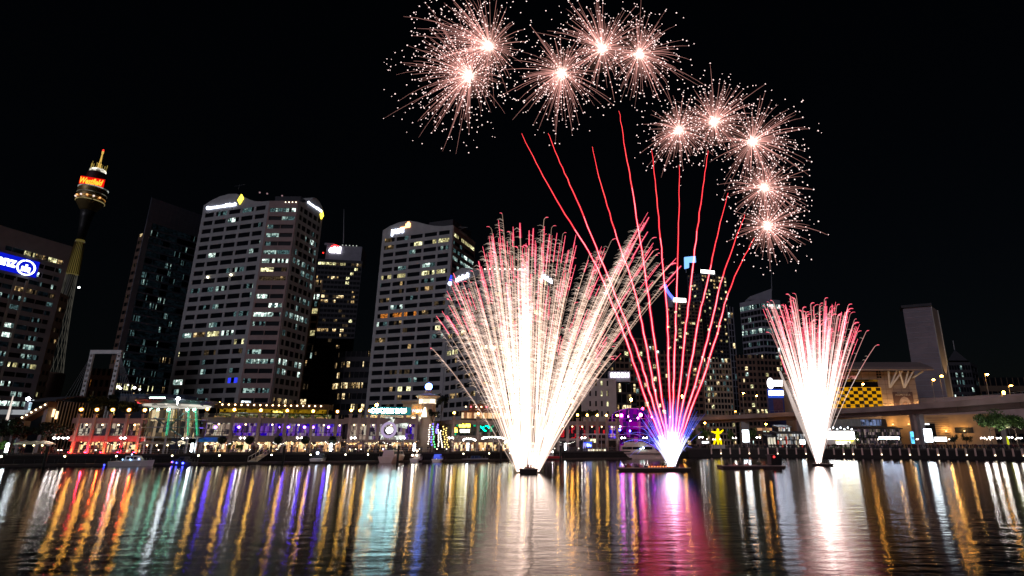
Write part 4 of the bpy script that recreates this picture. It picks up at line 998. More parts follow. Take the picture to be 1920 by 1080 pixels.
mb = MB(); mb.fquad(f, f.L * .2, f.L * .55, -.1, zz(830), zz(823)); part("upper_window", mb, em("kiosk_upper", (.9, .85, .5), .9, .8), t)
mb = MB()
for s in (0, .2, .4, .6, .8, 1): mb.fbox(f, f.L * s - .08, f.L * s + .08, -.2, .15, ZP, zz(815))
mb.fbox(f, -.4, f.L + .4, -4, .4, zz(815), zz(813)); part("canopy_frame", mb, M_STEEL, t)

# ------------------------------------------------------------------ lamps of the left promenade
K_TW = lampkit("twin_lamp", "x", "lamp", E_WHT, .42, 4.6, "white twin-globe promenade lamps", arm=.55, glass=glow("pearl_globe", (1, .8, .85), .3))
for i, u in enumerate((103, 120, 228, 345, 453, 560, 661, 754, 845, 932, 1094, 1169, 1210)):
    y = YF(u) - 4; z = zv(821, y) - .3
    l = place(K_TW, (X2(u, y), y, ZP), f"white twin-globe lamp, {ORD[i]} along the restaurant promenade from the dark trees")
    l.scale = (1, 1, (z - ZP) / 4.6)
K_GL = lampkit("bollard_light", "x", "lamp", em("bollard_lamp", (1, .9, .55), 14), .17, 1.5, "low lamps on the floating dock", post=.07)
for i, (u, v) in enumerate(((9, 860), (127, 859), (223, 857), (327, 855.5), (376, 855.5), (415, 855), (512, 853.5), (585, 853.5), (650, 854), (692, 852), (870, 850), (918, 850), (957, 849.5))):
    y = YP(u) + 1.0
    place(K_GL, (X2(u, y), y, .55), f"low white lamp on the floating dock, {ORD[i]} from its far left end")
K_PH = lampkit("path_light", "x", "lamp", em("path_lamp", (1, .8, .6), 8), .14, .9, "low lights along the quay edge", post=.06)
for i, u in enumerate((112, 118, 182, 300, 388, 470, 520, 573, 625, 657, 668, 678, 780, 787, 820, 838, 906, 947, 1040, 1085)):
    y = interp(QL, u) + 1.2
    place(K_PH, (X2(u, y), y, ZP), f"warm knee-high light by the quay edge, {ORD[i]} from the red-lit restaurant side")
K_LS = thing("light_column", "x", "lamp", (0, 0, 0), "glowing white columns on the quay")
mb = MB(); mb.tube([(0, 0, 0), (0, 0, .5)], .3, 8); part("base", mb, M_BLACK, K_LS, local=True)
mb = MB(); mb.tube([(0, 0, .5), (0, 0, 2.6)], .26, 8); part("lit_tube", mb, em("column_white", (.85, .95, 1), 22), K_LS, local=True)
for u, l in ((15, "glowing white column at the far left of the quay"), (361, "glowing white column below the glass pavilion"), (621, "glowing white column right of the last topiary tree"), (777, "glowing white column by the round-clock building"), (877, "glowing white column under the green neon row"), (1060, "glowing white column right of the fountain's foot")):
    y = interp(QL, u) + 2.5; place(K_LS, (X2(u, y), y, ZP), l)
# umbrellas in front of the pavilion, and canopies with bulbs
K_UM = thing("market_umbrella", "x", "umbrella", (0, 0, 0), "cream umbrellas before the glass pavilion")
mb = MB(); mb.lathe((0, 0, 0), [(2.3, 2.35), (2.25, 2.5), (1.2, 3.0), (.05, 3.3)], 8); part("canopy", mb, M_CANV, K_UM, local=True)
mb = MB(); mb.tube([(0, 0, 0), (0, 0, 3.2)], .05, 6); part("pole", mb, M_WHITE, K_UM, local=True)
mb = MB(); mb.ball((0, -.3, 2.1), .16); part("lamp", mb, em("umbrella_lamp", (1, .8, .4), 9), K_UM, local=True)
for i, u in enumerate((278, 296, 316, 338)):
    y = interp(QL, u) + 6; place(K_UM, (X2(u, y), y, ZP), f"{ORD[i]} cream umbrella from the red-lit restaurant")
for i, u in enumerate((48, 66, 82)):
    y = interp(QL, u) + 6; o = place(K_UM, (X2(u, y), y, ZP), f"{ORD[i]} pale umbrella under the dark trees at far left", "pale umbrellas under the dark trees")
# blue awning
t = thing("awning", "bright blue awning right of the glass pavilion", "awning", (*P(392, 830, YF(392) - 3).xy, zv(829, YF(392))))
y = YF(392) - 1; a, c = P(371, 821, y), P(409, 821, y); a2, c2 = P(371, 829, y - 2), P(409, 829, y - 2)
mb = MB(); mb.hexa([a2, c2, c, a, a2 + Vector((0, 0, .12)), c2 + Vector((0, 0, .12)), c + Vector((0, 0, .12)), a + Vector((0, 0, .12))]); part("cloth", mb, mat("blue_cloth", (.02, .22, .5), .7), t)
mb = MB(); mb.tube([c2, Vector((c2.x, c2.y, ZP))], .06, 5); mb.tube([a2, Vector((a2.x, a2.y, ZP))], .06, 5); part("poles", mb, M_STEEL, t)
mb = MB(); mb.ball(P(385, 833, y - 2.4), .25); mb2 = part("lamp", mb, em("umbrella_lamp", (1, .8, .4), 9), t)
# round canopies strung with bulbs at the right
for i, (u, v, wd) in enumerate(((880, 826, 11), (925, 823, 20), (955, 830, 8))):
    y = YF(u) - 6; c = P(u, v, y); r = wd * mpp(v, y)
    t = thing("bulb_canopy", f"{['small', 'large', 'narrow'][i]} round canopy rimmed with white bulbs {['below the green neon', 'beside the fountain', 'touching the fountain'][i]}", "canopy", (c.x, c.y, ZP))
    mb = MB(); mb.lathe((c.x, c.y, 0), [(r, c.z), (r * .6, c.z + .8), (.1, c.z + 1.2)], 16); part("roof", mb, M_BLACK, t)
    mb = MB(); mb.tube([(c.x, c.y, ZP), (c.x, c.y, c.z + .8)], .1, 6); part("pole", mb, M_STEEL, t)
    k = 9 + i % 2 * 4
    for j in range(k):
        a = math.pi * (1 + j / (k - 1)); mb = MB(); mb.ball((c.x + r * math.cos(a), c.y + r * .8 * math.sin(a), c.z + .1 + .9 * math.sin(-a) * .5), .24); part("bulb", mb, em("canopy_bulb", (1, .97, .85), 14), t)

# ------------------------------------------------------------------ floating dock, piles, boats
dock = [(u, YP(u)) for u in (-60, 100, 240, 400, 560, 720, 880, 1020, 1185)]
for i, ((u0, y0), (u1, y1)) in enumerate(zip(dock, dock[1:])):
    f = frame((X2(u0, y0), y0), (X2(u1, y1), y1))
    t = thing("floating_dock", f"low black floating dock, {ORD[i]} length from the far left", "dock", (*f(f.L / 2, -1.5), 0), "lengths of floating dock")
    mb = MB(); mb.fbox(f, .05, f.L - .05, -3, 0, .05, .5); part("deck", mb, M_WOOD, t)
    mb = MB()
    for k in range(6): mb.fbox(f, f.L * k / 6 + .3, f.L * (k + 1) / 6 - .3, -2.8, -.2, -.4, .04)
    part("floats", mb, M_BLACK, t)
    mb = MB()
    for k in range(9):
        s = f.L * k / 8; s = min(max(s, .1), f.L - .1); mb.fbox(f, s - .04, s + .04, -2.9, -2.8, .5, 1.5)
    mb.fbox(f, 0, f.L, -2.88, -2.82, 1.45, 1.52); part("railing", mb, M_BLACK, t)
K_PI = thing("mooring_pile", "x", "pile", (0, 0, 0), "tall mooring piles")
mb = MB(); mb.tube([(0, 0, -2), (0, 0, 5.0)], .3, 8); part("pile", mb, M_BLACK, K_PI, local=True)
mb = MB(); mb.lathe((0, 0, 5), [(.33, 0), (.33, .25), (.05, .5)], 8); part("cap", mb, M_WHITE, K_PI, local=True)
for u, l in ((92, "tall black mooring pile before the dark trees"), (535, "tall black mooring pile below the topiary trees"), (748, "tall black mooring pile beside the flat-backed cruiser"), (940, "tall black mooring pile just left of the fountain barge"), (1051, "tall black mooring pile beside the red boat")):
    y = YP(u) - 2; o = place(K_PI, (X2(u, y), y, 0), l)
    o.scale.z = .9
def hull(mb, L, B, H, rake=.25, z0=-.3):
    """boat hull along x, bow at +x"""
    st = []
    for k in range(9):
        t = k / 8; b_ = B / 2 * (1 - max(0, (t - .45) / .55) ** 2.2); sheer = H * (1 + .25 * t * t)
        x = -L / 2 + L * t
        st.append([(x - rake * L * .12 * 0, -b_ * .65, z0), (x + rake * L * .1 * t, -b_, sheer), (x + rake * L * .1 * t, b_, sheer), (x, b_ * .65, z0)])
    vs = [p for s in st for p in s]; fs = []
    for k in range(8):
        for j in range(4):
            j2 = (j + 1) % 4; fs.append((k * 4 + j, k * 4 + j2, k * 4 + 4 + j2, k * 4 + 4 + j))
    fs += [(3, 2, 1, 0), (32, 33, 34, 35)]
    mb.add(vs, fs)
def boat(name, label, u, Y, rot, L, B, H, cab=(.35, .75), ch=1.2, hm=None, cm=None, lights=(), cat="boat", mast=0):
    t = thing(name, label, cat, (X2(u, Y), Y, 0), rot=rot)
    mb = MB(); hull(mb, L, B, H); part("hull", mb, hm or M_WHITE, t, local=True)
    a, c = -L / 2 + L * cab[0], -L / 2 + L * cab[1]
    mb = MB(); mb.hexa([(a, -B * .36, H), (c, -B * .3, H * 1.08), (c, B * .3, H * 1.08), (a, B * .36, H), (a + .1, -B * .3, H + ch), (c - ch * .7, -B * .26, H + ch), (c - ch * .7, B * .26, H + ch), (a + .1, B * .3, H + ch)])
    cb = part("cabin", mb, cm or M_WHITE, t, local=True)
    mb = MB()
    for sy in (-1, 1):
        for k in range(3):
            x0 = lerp(a + .3, c - ch * .8, k / 3) + .08; x1 = lerp(a + .3, c - ch * .8, (k + 1) / 3) - .08
            yy = B * .345 * sy
            mb.add([(x0, yy, H + ch * .4), (x1, yy, H + ch * .4), (x1, yy * .94, H + ch * .8), (x0, yy * .94, H + ch * .8)], [(0, 1, 2, 3)])
    part("cabin_window", mb, M_DARK, cb, local=True)
    mb = MB()
    for k in range(7):
        x = lerp(-L * .45, L * .42, k / 6)
        for sy in (-1, 1):
            yy = B * .46 * sy * (1 if x < 0 else max(.15, 1 - (x / (L * .5)) ** 2.2)); mb.tube([(x, yy, H), (x, yy, H + .7)], .025, 4)
    part("rail", mb, M_STEEL, t, local=True)
    if mast:
        mb = MB(); mb.tube([(0, 0, H + ch), (0, 0, H + ch + mast)], .06, 5); part("mast", mb, M_WHITE, t, local=True)
    for (x, y, z, r, m) in lights:
        mb = MB(); mb.ball((x, y, z), r); part("deck_light", mb, m, t, local=True)
    return t
E_LB = em("boat_light_blue", (.35, .6, 1), 8); E_DB = em("boat_light_deepblue", (.03, .04, 1), 26)
PI = math.pi
boat("motorboat", "white motorboat with pale blue deck lights below the red-lit restaurant", 255, YP(255) - 2.2, .25, 8.5, 2.8, 1.1, lights=[(1.6, -.9, 1.6, .13, E_LB), (0, -1.1, 1.5, .13, E_LB), (-1.5, -1.2, 1.5, .13, E_LB), (-.2, -.4, 2.6, .14, E_LB), (-5, -1, .3, .12, E_DB)])
boat("motorboat", "small dark motorboat with deep blue lights below the glass pavilion", 351, YP(351) - 1.6, 2.9, 6.5, 2.3, .8, hm=M_DGREY, cm=M_DGREY, lights=[(-1.2, 1.3, .55, .22, E_DB), (.8, 1.2, .6, .15, E_DB), (2.3, 1.0, .8, .15, E_DB), (3, .6, .7, .1, em("nav_red", (1, .05, .05), 8))])
boat("motorboat", "pale cabin boat moored stern-on below the last topiary tree", 603, YP(603) + 4, 1.7, 8, 2.9, 1.2, lights=[(-2.5, 0, 2.6, .35, em("boat_lamp_blue", (.75, .85, 1), 9))], cm=M_DGREY)
boat("cruiser", "flat-backed pink-white cruiser with dark cabin windows below the round clock", 742, YP(742) + 3.2, 1.45, 11, 4.6, 1.6, cab=(.12, .8), ch=1.7, hm=mat("warm_white", (.6, .46, .42), .5), cm=mat("warm_white", (.6, .46, .42), .5), lights=[(-5, 1.2, 3.6, .2, em("boat_lilac", (.6, .5, 1), 7))])
boat("motorboat", "small boat with two warm stern lamps right of the flat-backed cruiser", 785, YP(785) + 4, 1.55, 7, 2.4, 1.0, lights=[(-3.0, -.6, 1.9, .26, em("stern_lamp", (1, .8, .55), 12)), (-3.0, .6, 1.9, .26, em("stern_lamp", (1, .8, .55), 12)), (-1, 0, 3.0, .26, em("stern_lamp", (1, .8, .55), 12))])
boat("motorboat", "small boat under a glowing blue cover", 824, YP(824) + 3.2, 1.6, 6.5, 2.6, .8, cab=(.1, .7), ch=1.3, cm=em("cover_blue", (.08, .12, .75), .55, .4), lights=[(-3, 0, .7, .14, em("stern_lamp", (1, .8, .55), 12))])
boat("motorboat", "low boat under a dull blue tarpaulin left of the fountain", 892, YP(892) + 2.6, .1, 7.5, 2.4, .7, ch=.8, hm=M_GREY, cm=mat("blue_tarp", (.03, .07, .22), .8))
boat("motorboat", "red-hulled boat right of the fountain's foot", 1031, YP(1031) + 3.2, 3.0, 7.5, 2.5, 1.1, hm=mat("red_hull", (.45, .015, .03), .5), lights=[(-1, .4, 2.5, .14, E_WHT)])
boat("sailing_boat", "small white yacht with a bare mast behind the red boat", 1013, YP(1013) + 5, 3.0, 8, 2.6, 1.1, mast=9)
t = boat("motor_yacht", "large cream motor yacht moored left of the blue fountain", 1212, YP(1212) + 5, .02, 20, 5, 2.2, cab=(.05, .68), ch=2.2, hm=mat("cream_hull", (.62, .5, .45), .4), cm=mat("cream_hull", (.62, .5, .45), .4), lights=[(-1.5, -2.6, 3.6, .3, em("yacht_lamp", (.7, 1, .95), 14)), (-2.4, -2.55, 3.3, .2, em("yacht_lamp", (.7, 1, .95), 14)), (6, -1.6, 3.0, .1, E_WHT)])
mb = MB(); mb.hexa([(-8, -1.7, 4.4), (1, -1.5, 4.4), (1, 1.5, 4.4), (-8, 1.7, 4.4), (-7.5, -1.5, 5.6), (-1, -1.3, 5.6), (-1, 1.3, 5.6), (-7.5, 1.5, 5.6)]); mb.box(-8.5, -1, -1.9, 1.9, 6.6, 6.75)
for x in (-8, -5, -2): mb.tube([(x, -1.6, 5.4), (x, -1.6, 6.6)], .05, 4)
part("flybridge", mb, mat("cream_hull", (.62, .5, .45), .4), t, local=True)
mb = MB(); mb.box(-9, 8, -2.52, -2.45, 1.5, 1.75); part("rubbing_strake", mb, M_BLACK, t, local=True)
# gangway
t = thing("gangway", "narrow railed gangway sloping down to the dock below the topiary trees", "gangway", (*P(490, 850, YP(490) + 4).xy, .5))
y0, y1 = YP(490) + 1, interp(QL, 490) + 1; x = X2(490, (y0 + y1) / 2)
mb = MB(); mb.hexa([(x - 1.2, y0, .5), (x + 1.2, y0, .5), (x + .9, y1, ZP), (x - .9, y1, ZP), (x - 1.2, y0, .65), (x + 1.2, y0, .65), (x + .9, y1, ZP + .15), (x - .9, y1, ZP + .15)]); part("ramp", mb, M_STEEL, t)
mb = MB()
for s in (-1, 1):
    mb.tube([(x + 1.2 * s, y0, 1.7), (x + .9 * s, y1, ZP + 1.2)], .06, 4)
    for k in range(5): q = k / 4; mb.tube([(x + lerp(1.2, .9, q) * s, lerp(y0, y1, q), lerp(.6, ZP, q)), (x + lerp(1.2, .9, q) * s, lerp(y0, y1, q), lerp(1.7, ZP + 1.2, q))], .05, 4)
part("handrail", mb, M_WHITE, t)
# ================================================================== right bank: flyover, cinema, slab tower, cafes
ZP = ZR
ZT, ZB = 21.5, 18.0
FL = [(u, (ZT - CH) / tz(v)) for u, v in ((1250, 784.5), (1300, 782), (1440, 775), (1580, 766.5), (1690, 760), (1800, 752), (1920, 742), (2060, 729))]
def frun(mb, d0, d1, z0, z1):
    for (u0, y0), (u1, y1) in zip(FL, FL[1:]):
        f = frame((X2(u0, y0), y0), (X2(u1, y1), y1)); mb.fbox(f, 0, f.L, d0, d1, z0, z1)
t = thing("flyover", "long curving concrete road flyover on thick piers", "flyover", (X2(1690, FL[4][1]), FL[4][1], ZP))
M_FLY = mat("flyover_concrete", (.33, .25, .23), .85, var=.6, scale=.12)
mb = MB(); frun(mb, -10, 0, ZB + 1.2, ZT); part("deck", mb, M_FLY, t)
mb = MB(); frun(mb, -8, -2, ZB - .6, ZB + 1.18); part("girder", mb, mat("girder_concrete", (.17, .12, .11), .85), t)
mb = MB()
for (u0, y0), (u1, y1) in zip(FL, FL[1:]):
    f = frame((X2(u0, y0), y0), (X2(u1, y1), y1)); k = max(3, int(f.L / 3))
    for i in range(k): mb.fbox(f, f.L * i / k, f.L * i / k + .1, -.3, -.15, ZT, ZT + 1.2)
    mb.fbox(f, 0, f.L, -.28, -.17, ZT + 1.15, ZT + 1.25)
part("railing", mb, M_STEEL, t)
def ylf(u): return interp(FL, u)
for u, wd, m in ((1398, 14, M_PALE), (1722, 11, M_FLY), (1733, 9, M_PALE), (1310, 8, M_FLY), (1500, 10, M_FLY)):
    y = ylf(u) + 4; r = wd * mpp(800, y) / 2; x = X2(u, y)
    mb = MB(); mb.box(x - r, x + r, y - r, y + r, ZP, ZB - .58); part("pier", mb, m, t)
# street lamps on and under the flyover
K_SL = thing("street_lamp", "x", "lamp", (0, 0, 0), "orange sodium street lamps")
mb = MB(); mb.tube([(0, 0, 0), (0, 0, 9.6)], [.16, .09], 6); mb.tube([(0, 0, 9.55), (0, -1.2, 9.9)], .07, 5); part("post", mb, M_STEEL, K_SL, local=True)
mb = MB(); mb.lathe((0, -1.3, 9.82), [(.25, -.34), (.5, -.12), (.5, .1), (.2, .26)], 10); part("lamp_head", mb, E_SOD, K_SL, local=True, smooth=True)
SL = [(1400, 737, 0), (1425, 742, 0), (1283, 743, 2), (1185, 749, 3), (1073, 752, 3), (1631, 720, 0), (1767, 712, 0), (1784, 705, 6), (1872, 702, 1), (1897, 736, 40), (1913, 723, 1), (1382, 777, 4), (1438, 795, -14), (1323, 793, -16), (402, 756, 5), (702, 759, 5)]
SLN = ["taller of two neighbouring lamps above the flyover left of the white firework", "right of two neighbouring lamps above the flyover left of the white firework", "lamp seen among the red comets above the tan apartment block", "lamp above the magenta glass vault", "lamp beside the white hotel above the trees", "lamp in front of the dark band over the checkered wall", "lamp in front of the slab tower's lit edge", "lamp just right of the slab tower", "tall lone lamp over the road at the far right", "small lamp low over the far right roadway", "last lamp on the flyover at the far right", "low lamp on the flyover deck between two apartment blocks", "lamp under the flyover right of the white billboard", "lamp under the flyover beside the yellow figure", "large lamp above the blue awning's roofline", "lamp above the teal wharf sign"]
for (u, v, off), nm in zip(SL, SLN):
    if u in (402, 702): y = YF(u) + 20
    elif u in (1073, 1185): y = YF(u) + 26
    elif u == 1283: y = 415
    else: y = ylf(u) + off + (3 if off >= 0 else 0)
    z = zv(v, y); base = ZT if (u > 1290 and off >= 0 and off < 7) else ZP
    o = place(K_SL, (X2(u, y + 1.2), y + 1.2, base), "orange street lamp, the " + nm)
    o["label"] = ("orange street " if nm.startswith("lamp") else "orange lamp, ") + nm
    o.scale = (1, 1, max(.25, (z - base) / 9.82))

# cinema with checkered screen wall
Yi = 292
zz = lambda v: zv(v, Yi)
t = thing("cinema", "cinema building with curved roof, poster and yellow checkered wall", "cinema", (X2(1650, Yi + 20), Yi + 20, ZP))
f = frame((X2(1500, Yi), Yi), (X2(1735, Yi), Yi)); sx = lambda u: f.L * (u - 1500) / 235.0
mb = MB(); mb.fbox(f, sx(1542), f.L, -50, 0, ZP, zz(697)); part("wall", mb, M_TAN, t)
mb = MB()
for k in range(1, 9): mb.fbox(f, sx(1542), f.L, 0, .06, zz(775 - k * 9), zz(775 - k * 9) + .12)
for k in range(4, 16): mb.fbox(f, f.L * k / 16, f.L * k / 16 + .1, 0.0, .05, zz(800), zz(697))
part("panel_joints", mb, M_BROWN, t)
mb = MB(); Rk = []
N = 10
prof = [(-60, zz(668) - 6), (-40, zz(670)), (-20, zz(670.5)), (-6, zz(676)), (4, zz(690)), (5.5, zz(695))]
for k in range(len(prof) - 1):
    (d0, z0), (d1, z1) = prof[k], prof[k + 1]
    a, c = sx(1550), sx(1762)
    mb.hexa([(*f(a, d1), z1 - .8), (*f(c, d1), z1 - .8), (*f(c, d0), z0 - .8), (*f(a, d0), z0 - .8), (*f(a, d1), z1), (*f(c, d1), z1), (*f(c, d0), z0), (*f(a, d0), z0)])
part("curved_roof", mb, mat("roof_metal", (.24, .18, .17), .5), t)
mb = MB(); mb.fbox(f, sx(1550), sx(1762), 5.3, 5.6, zz(697), zz(694.6)); part("roof_edge", mb, M_TAN, t)
# checker wall: one panel, yellow squares that glow and black painted ones
mb = MB(); u0, u1, v0, v1 = 1560, 1665, 764, 727; nx, ny = 12, 6
for i in range(nx):
    for j in range(ny):
        mb.m = 1 if (i + j) % 2 == 0 else 0
        mb.fquad(f, lerp(sx(u0), sx(u1), i / nx), lerp(sx(u0), sx(u1), (i + 1) / nx), .3, lerp(zz(v0), zz(v1), j / ny), lerp(zz(v0), zz(v1), (j + 1) / ny))
mb.m = 0; mb.fbox(f, sx(u0) - .3, sx(u1) + .3, .07, .29, zz(v0) - .2, zz(v1) + .2)
part("checkered_panel", mb, [em("checker_yellow", (.95, .42, .005), .72), mat("checker_black", (.03, .025, .01), .6)], t)
mb = MB(); mb.fquad(f, sx(1560), sx(1662), .12, zz(726), zz(716)); part("dark_glazing", mb, M_DARK, t)
mb = MB(); mb.fbox(f, sx(1560), sx(1662), .1, .5, zz(715.5), zz(712)); part("yellow_strip", mb, em("strip_yellow", (.6, .28, .02), .14, .4), t)
mb = MB(); mb.fbox(f, sx(1590), sx(1622), .1, .3, zz(710), zz(705)); part("faded_sign", mb, em("faded_red", (.5, .16, .14), .5, .6), t)
mb = MB(); mb.fbox(f, sx(1550), sx(1735), .2, .9, zz(772), zz(765)); part("lit_plinth", mb, mat("plinth", (.5, .42, .34), .8), t)
mb = MB()
for i in range(2):
    for j in range(3): mb.fbox(f, sx(1662) + i * 1.3, sx(1662) + i * 1.3 + 1.0, .06, .2, zz(709) + j * 1.4, zz(709) + j * 1.4 + 1.0)
part("vent_grid", mb, M_BLACK, t)
for k, (ub, ut) in enumerate(((1683, 1678), (1683, 1694), (1684, 1705), (1711, 1699), (1711, 1716), (1712, 1726), (1729, 1745))):
    mb = MB(); mb.tube([(*f(sx(ub), .4), zz(727 if k < 6 else 709)), (*f(sx(ut), 4), zz(697))], .45, 6); part("strut", mb, M_WHITE, t)
for u in (1684, 1710, 1733, 1660):
    ld = bpy.data.lights.new("wall_washer", 'POINT'); ld.energy = 1500; ld.color = (1, .58, .22); ld.shadow_soft_size = .4
    lo = bpy.data.objects.new("wall_washer", ld); COL.objects.link(lo); lo.parent = t; lo.location = Vector((*f(sx(u), 2.0), zz(766))) - t.location
    mb = MB(); mb.fbox(f, sx(u) - .5, sx(u) + .5, 1.2, 1.6, zz(768), zz(766.6)); part("wash_light", mb, em("washer", (1, .7, .35), 6), t)
# poster hung on the wall
t2 = thing("poster_banner", "dark brown poster with a pale stone head hung on the cinema wall", "poster", (*f(sx(1706), .6), zz(748)))
mb = MB(); p0, p1 = sx(1687), sx(1725); mb.fbox(f, p0, p1, .3, .5, zz(766), zz(735)); part("sheet", mb, mat("poster_brown", (.10, .06, .06), .8), t2)
mb = MB(); c = (p0 + p1) / 2 + .6; z0 = zz(765.5); hh = zz(743) - z0
ring = [(-3.0, 0), (-3.1, .3), (-2.7, .62), (-1.6, .88), (0, .98), (1.6, .86), (2.6, .6), (2.9, .3), (2.4, 0)]
mb.face([(*f(c + x, .53), z0 + y * hh) for x, y in ring]); part("stone_head", mb, mat("stone_print", (.30, .24, .24), .8, scale=.8, var=.6), t2)
mb = MB(); mb.face([(*f(c + x * .62 + .2, .56), z0 + y * hh * .6) for x, y in ring]); part("head_shade", mb, mat("poster_mid", (.17, .115, .11), .8, var=.5, scale=.6), t2)
text("PROMETHEUS", t2, mat("poster_letters", (.5, .45, .42), .6), (*f((p0 + p1) / 2, .6), zz(740.5)), (*f.e, 0), (*f.n, 0), width=(p1 - p0) * .74, height=.95, name="title_lettering", depth=.06)
mb = MB(); mb.fbox(f, lerp(p0, p1, .22), lerp(p0, p1, .78), .52, .57, zz(737.2), zz(736.4)); part("title_rule", mb, mat("poster_letters", (.5, .45, .42), .6), t2)
# left end of the cinema: illuminated blue sign box
Yj = ylf(1462) + 16; t = thing("sign_box", "glowing white disc over a blue lit sign box at the cinema's left corner", "sign", (X2(1462, Yj), Yj, ZP)); zj = lambda v: zv(v, Yj)
f2 = frame((X2(1448, Yj), Yj), (X2(1478, Yj), Yj))
mb = MB(); mb.fbox(f2, 0, f2.L, -3, 0, ZP, zj(728)); part("pylon", mb, mat("pylon_blue", (.03, .05, .22), .6), t)
mb = MB(); mb.fbox(f2, .5, f2.L, .05, .4, zj(741), zj(733)); part("lit_strip", mb, em("strip_ice", (.7, .8, 1), 10), t)
mb = MB(); mb.fbox(f2, 0, f2.L, .02, .2, zj(746), zj(730)); part("blue_panel", mb, em("panel_blue", (.05, .13, .85), .7), t)
mb = MB(); c = f2(f2.L * .22, .4); mb.lathe((0, 0, 0), [(0.01, -.2), (1, -.2), (1, .2), (.01, .2)], 20)
mb.v = [(c[0] + x * 1.9, c[1] + z, zj(719) + y * 3.2) for x, y, z in mb.v]; part("lit_disc", mb, em("disc_white", (1, .96, 1), 5), t)
mb = MB(); mb.fbox(f2, f2.L * .42, f2.L, -.4, .3, zj(724), zj(713)); part("lit_panel", mb, em("disc_white2", (1, .97, 1), 4), t)
mb = MB(); mb.fbox(f2, f2.L * .3, f2.L * .9, .03, .15, zj(772), zj(748)); part("poster", mb, mat("poster_dim", (.12, .05, .08), .7, var=.7, scale=.7), t)

# slab tower
Ys = 330
t = thing("slab_tower", "blank grey slab tower with one golden lit edge", "tower", (X2(1735, Ys + 5), Ys + 5, ZP)); zz = lambda v: zv(v, Ys)
a, c = P(1693, 582, Ys), P(1745, 574, Ys - 6); d = P(1757, 577, Ys + 6)
zt = zz(578)
mb = MB(); mb.prism([(a.x, a.y), (a.x * 1.07, a.y * 1.07), (d.x * 1.04, d.y * 1.04), (d.x, d.y), (c.x, c.y)], ZP, zt); part("shaft", mb, mat("slab_cladding", (.22, .19, .22), .75, var=.4, scale=.12), t)
f = frame(a, c)
mb = MB()
for k in range(1, 26): mb.fbox(f, 0, f.L, .02, .14, lerp(ZP, zt, k / 26), lerp(ZP, zt, k / 26) + .28)
part("panel_joints", mb, M_GREY, t)
mb = MB(); mb.fbox(f, -.8, f.L + .5, -8, 1.0, zt, zt + 1.6); part("roof_cap", mb, M_DGREY, t)
f = frame(c, d); mb = MB(); mb.fbox(f, 0, .9, -.02, .4, ZP, zt - .01); mb.fbox(f, f.L - .9, f.L, -.02, .4, ZP, zt - .01); part("corner_fin", mb, M_PALE, t)
for dz, e in ((14, 4200), (34, 3600)):
    ld = bpy.data.lights.new("edge_washer", 'SPOT'); ld.energy = e * 5; ld.color = (1, .62, .22); ld.spot_size = math.radians(50); ld.shadow_soft_size = .5
    lo = bpy.data.objects.new("edge_washer", ld); COL.objects.link(lo); lo.parent = t
    lo.location = Vector((*f(f.L * .55, 7), dz)) - t.location; lo.rotation_euler = Vector((f.n.x * .16, f.n.y * .16, -1)).to_track_quat('Z', 'Y').to_euler()
mb = MB(); p = f(f.L * .55, 7); mb.box(p[0] - .5, p[0] + .5, p[1] - .5, p[1] + .5, 13, 13.4); mb.tube([(p[0], p[1], ZP), (p[0], p[1], 13)], .12, 5); part("floodlight", mb, M_BLACK, t)
# approach wall and lit low building right of the slab
t = thing("bridge_approach", "pale low parapet wall of the bridge approach at the far right", "wall", (X2(1830, 300), 300, ZP))
f = frame((X2(1737, 310), 310), (X2(2000, 270), 270)); mb = MB(); mb.fbox(f, 0, f.L, -6, 0, ZP + 12, zv(743, 295)); part("parapet", mb, mat("pale_wall", (.36, .30, .33), .8), t)
mb = MB()
for k in range(6): mb.fbox(f, f.L * k / 5.2, f.L * k / 5.2 + 2, -5, -2, ZP, ZP + 12.05)
part("piers", mb, M_CONC, t)
t = thing("store_building", "orange-lit low building beneath the flyover", "building", (X2(1760, 275), 275, ZP))
f = frame((X2(1660, 284), 284), (X2(1870, 262), 262)); zz = lambda v: zv(v, 272)
mb = MB(); mb.fbox(f, 0, f.L, -12, 0, ZP, zz(778)); part("wall", mb, mat("orange_wall", (.42, .30, .18), .8), t)
mb = MB()
for k in range(12): mb.fbox(f, f.L * .42, f.L * .62, .02, .2, zz(828 - k * 4), zz(828 - k * 4) + .18)
part("louvres", mb, M_BROWN, t)
mb = MB(); mb.fbox(f, f.L * .33, f.L * .49, .05, .5, zz(826), zz(794)); part("dark_glazing", mb, M_DARK, t)
mb = MB(); mb.fbox(f, f.L * .38, f.L * .44, .55, .8, zz(796), zz(794)); part("light_strip", mb, em("strip_white3", (.95, 1, 1), 4), t)
mb = MB(); mb.fbox(f, f.L * .66, f.L * .82, .05, .3, zz(812), zz(802)); part("opening", mb, M_BLACK, t)
for s_, e in ((.1, 1500), (.25, 1100), (.58, 2200), (.74, 1300)):
    ld = bpy.data.lights.new("wall_washer", 'POINT'); ld.energy = e * .4; ld.color = (1, .52, .13); ld.shadow_soft_size = .3
    lo = bpy.data.objects.new("wall_washer", ld); COL.objects.link(lo); lo.parent = t; lo.location = Vector((*f(f.L * s_, 2.2), zz(806 if s_ > .3 else 792))) - t.location
    mb = MB(); mb.fbox(f, f.L * s_ - .3, f.L * s_ + .3, 1.3, 1.6, zz(809 if s_ > .3 else 795), zz(808 if s_ > .3 else 794)); part("wash_light", mb, em("washer", (1, .7, .35), 6), t)
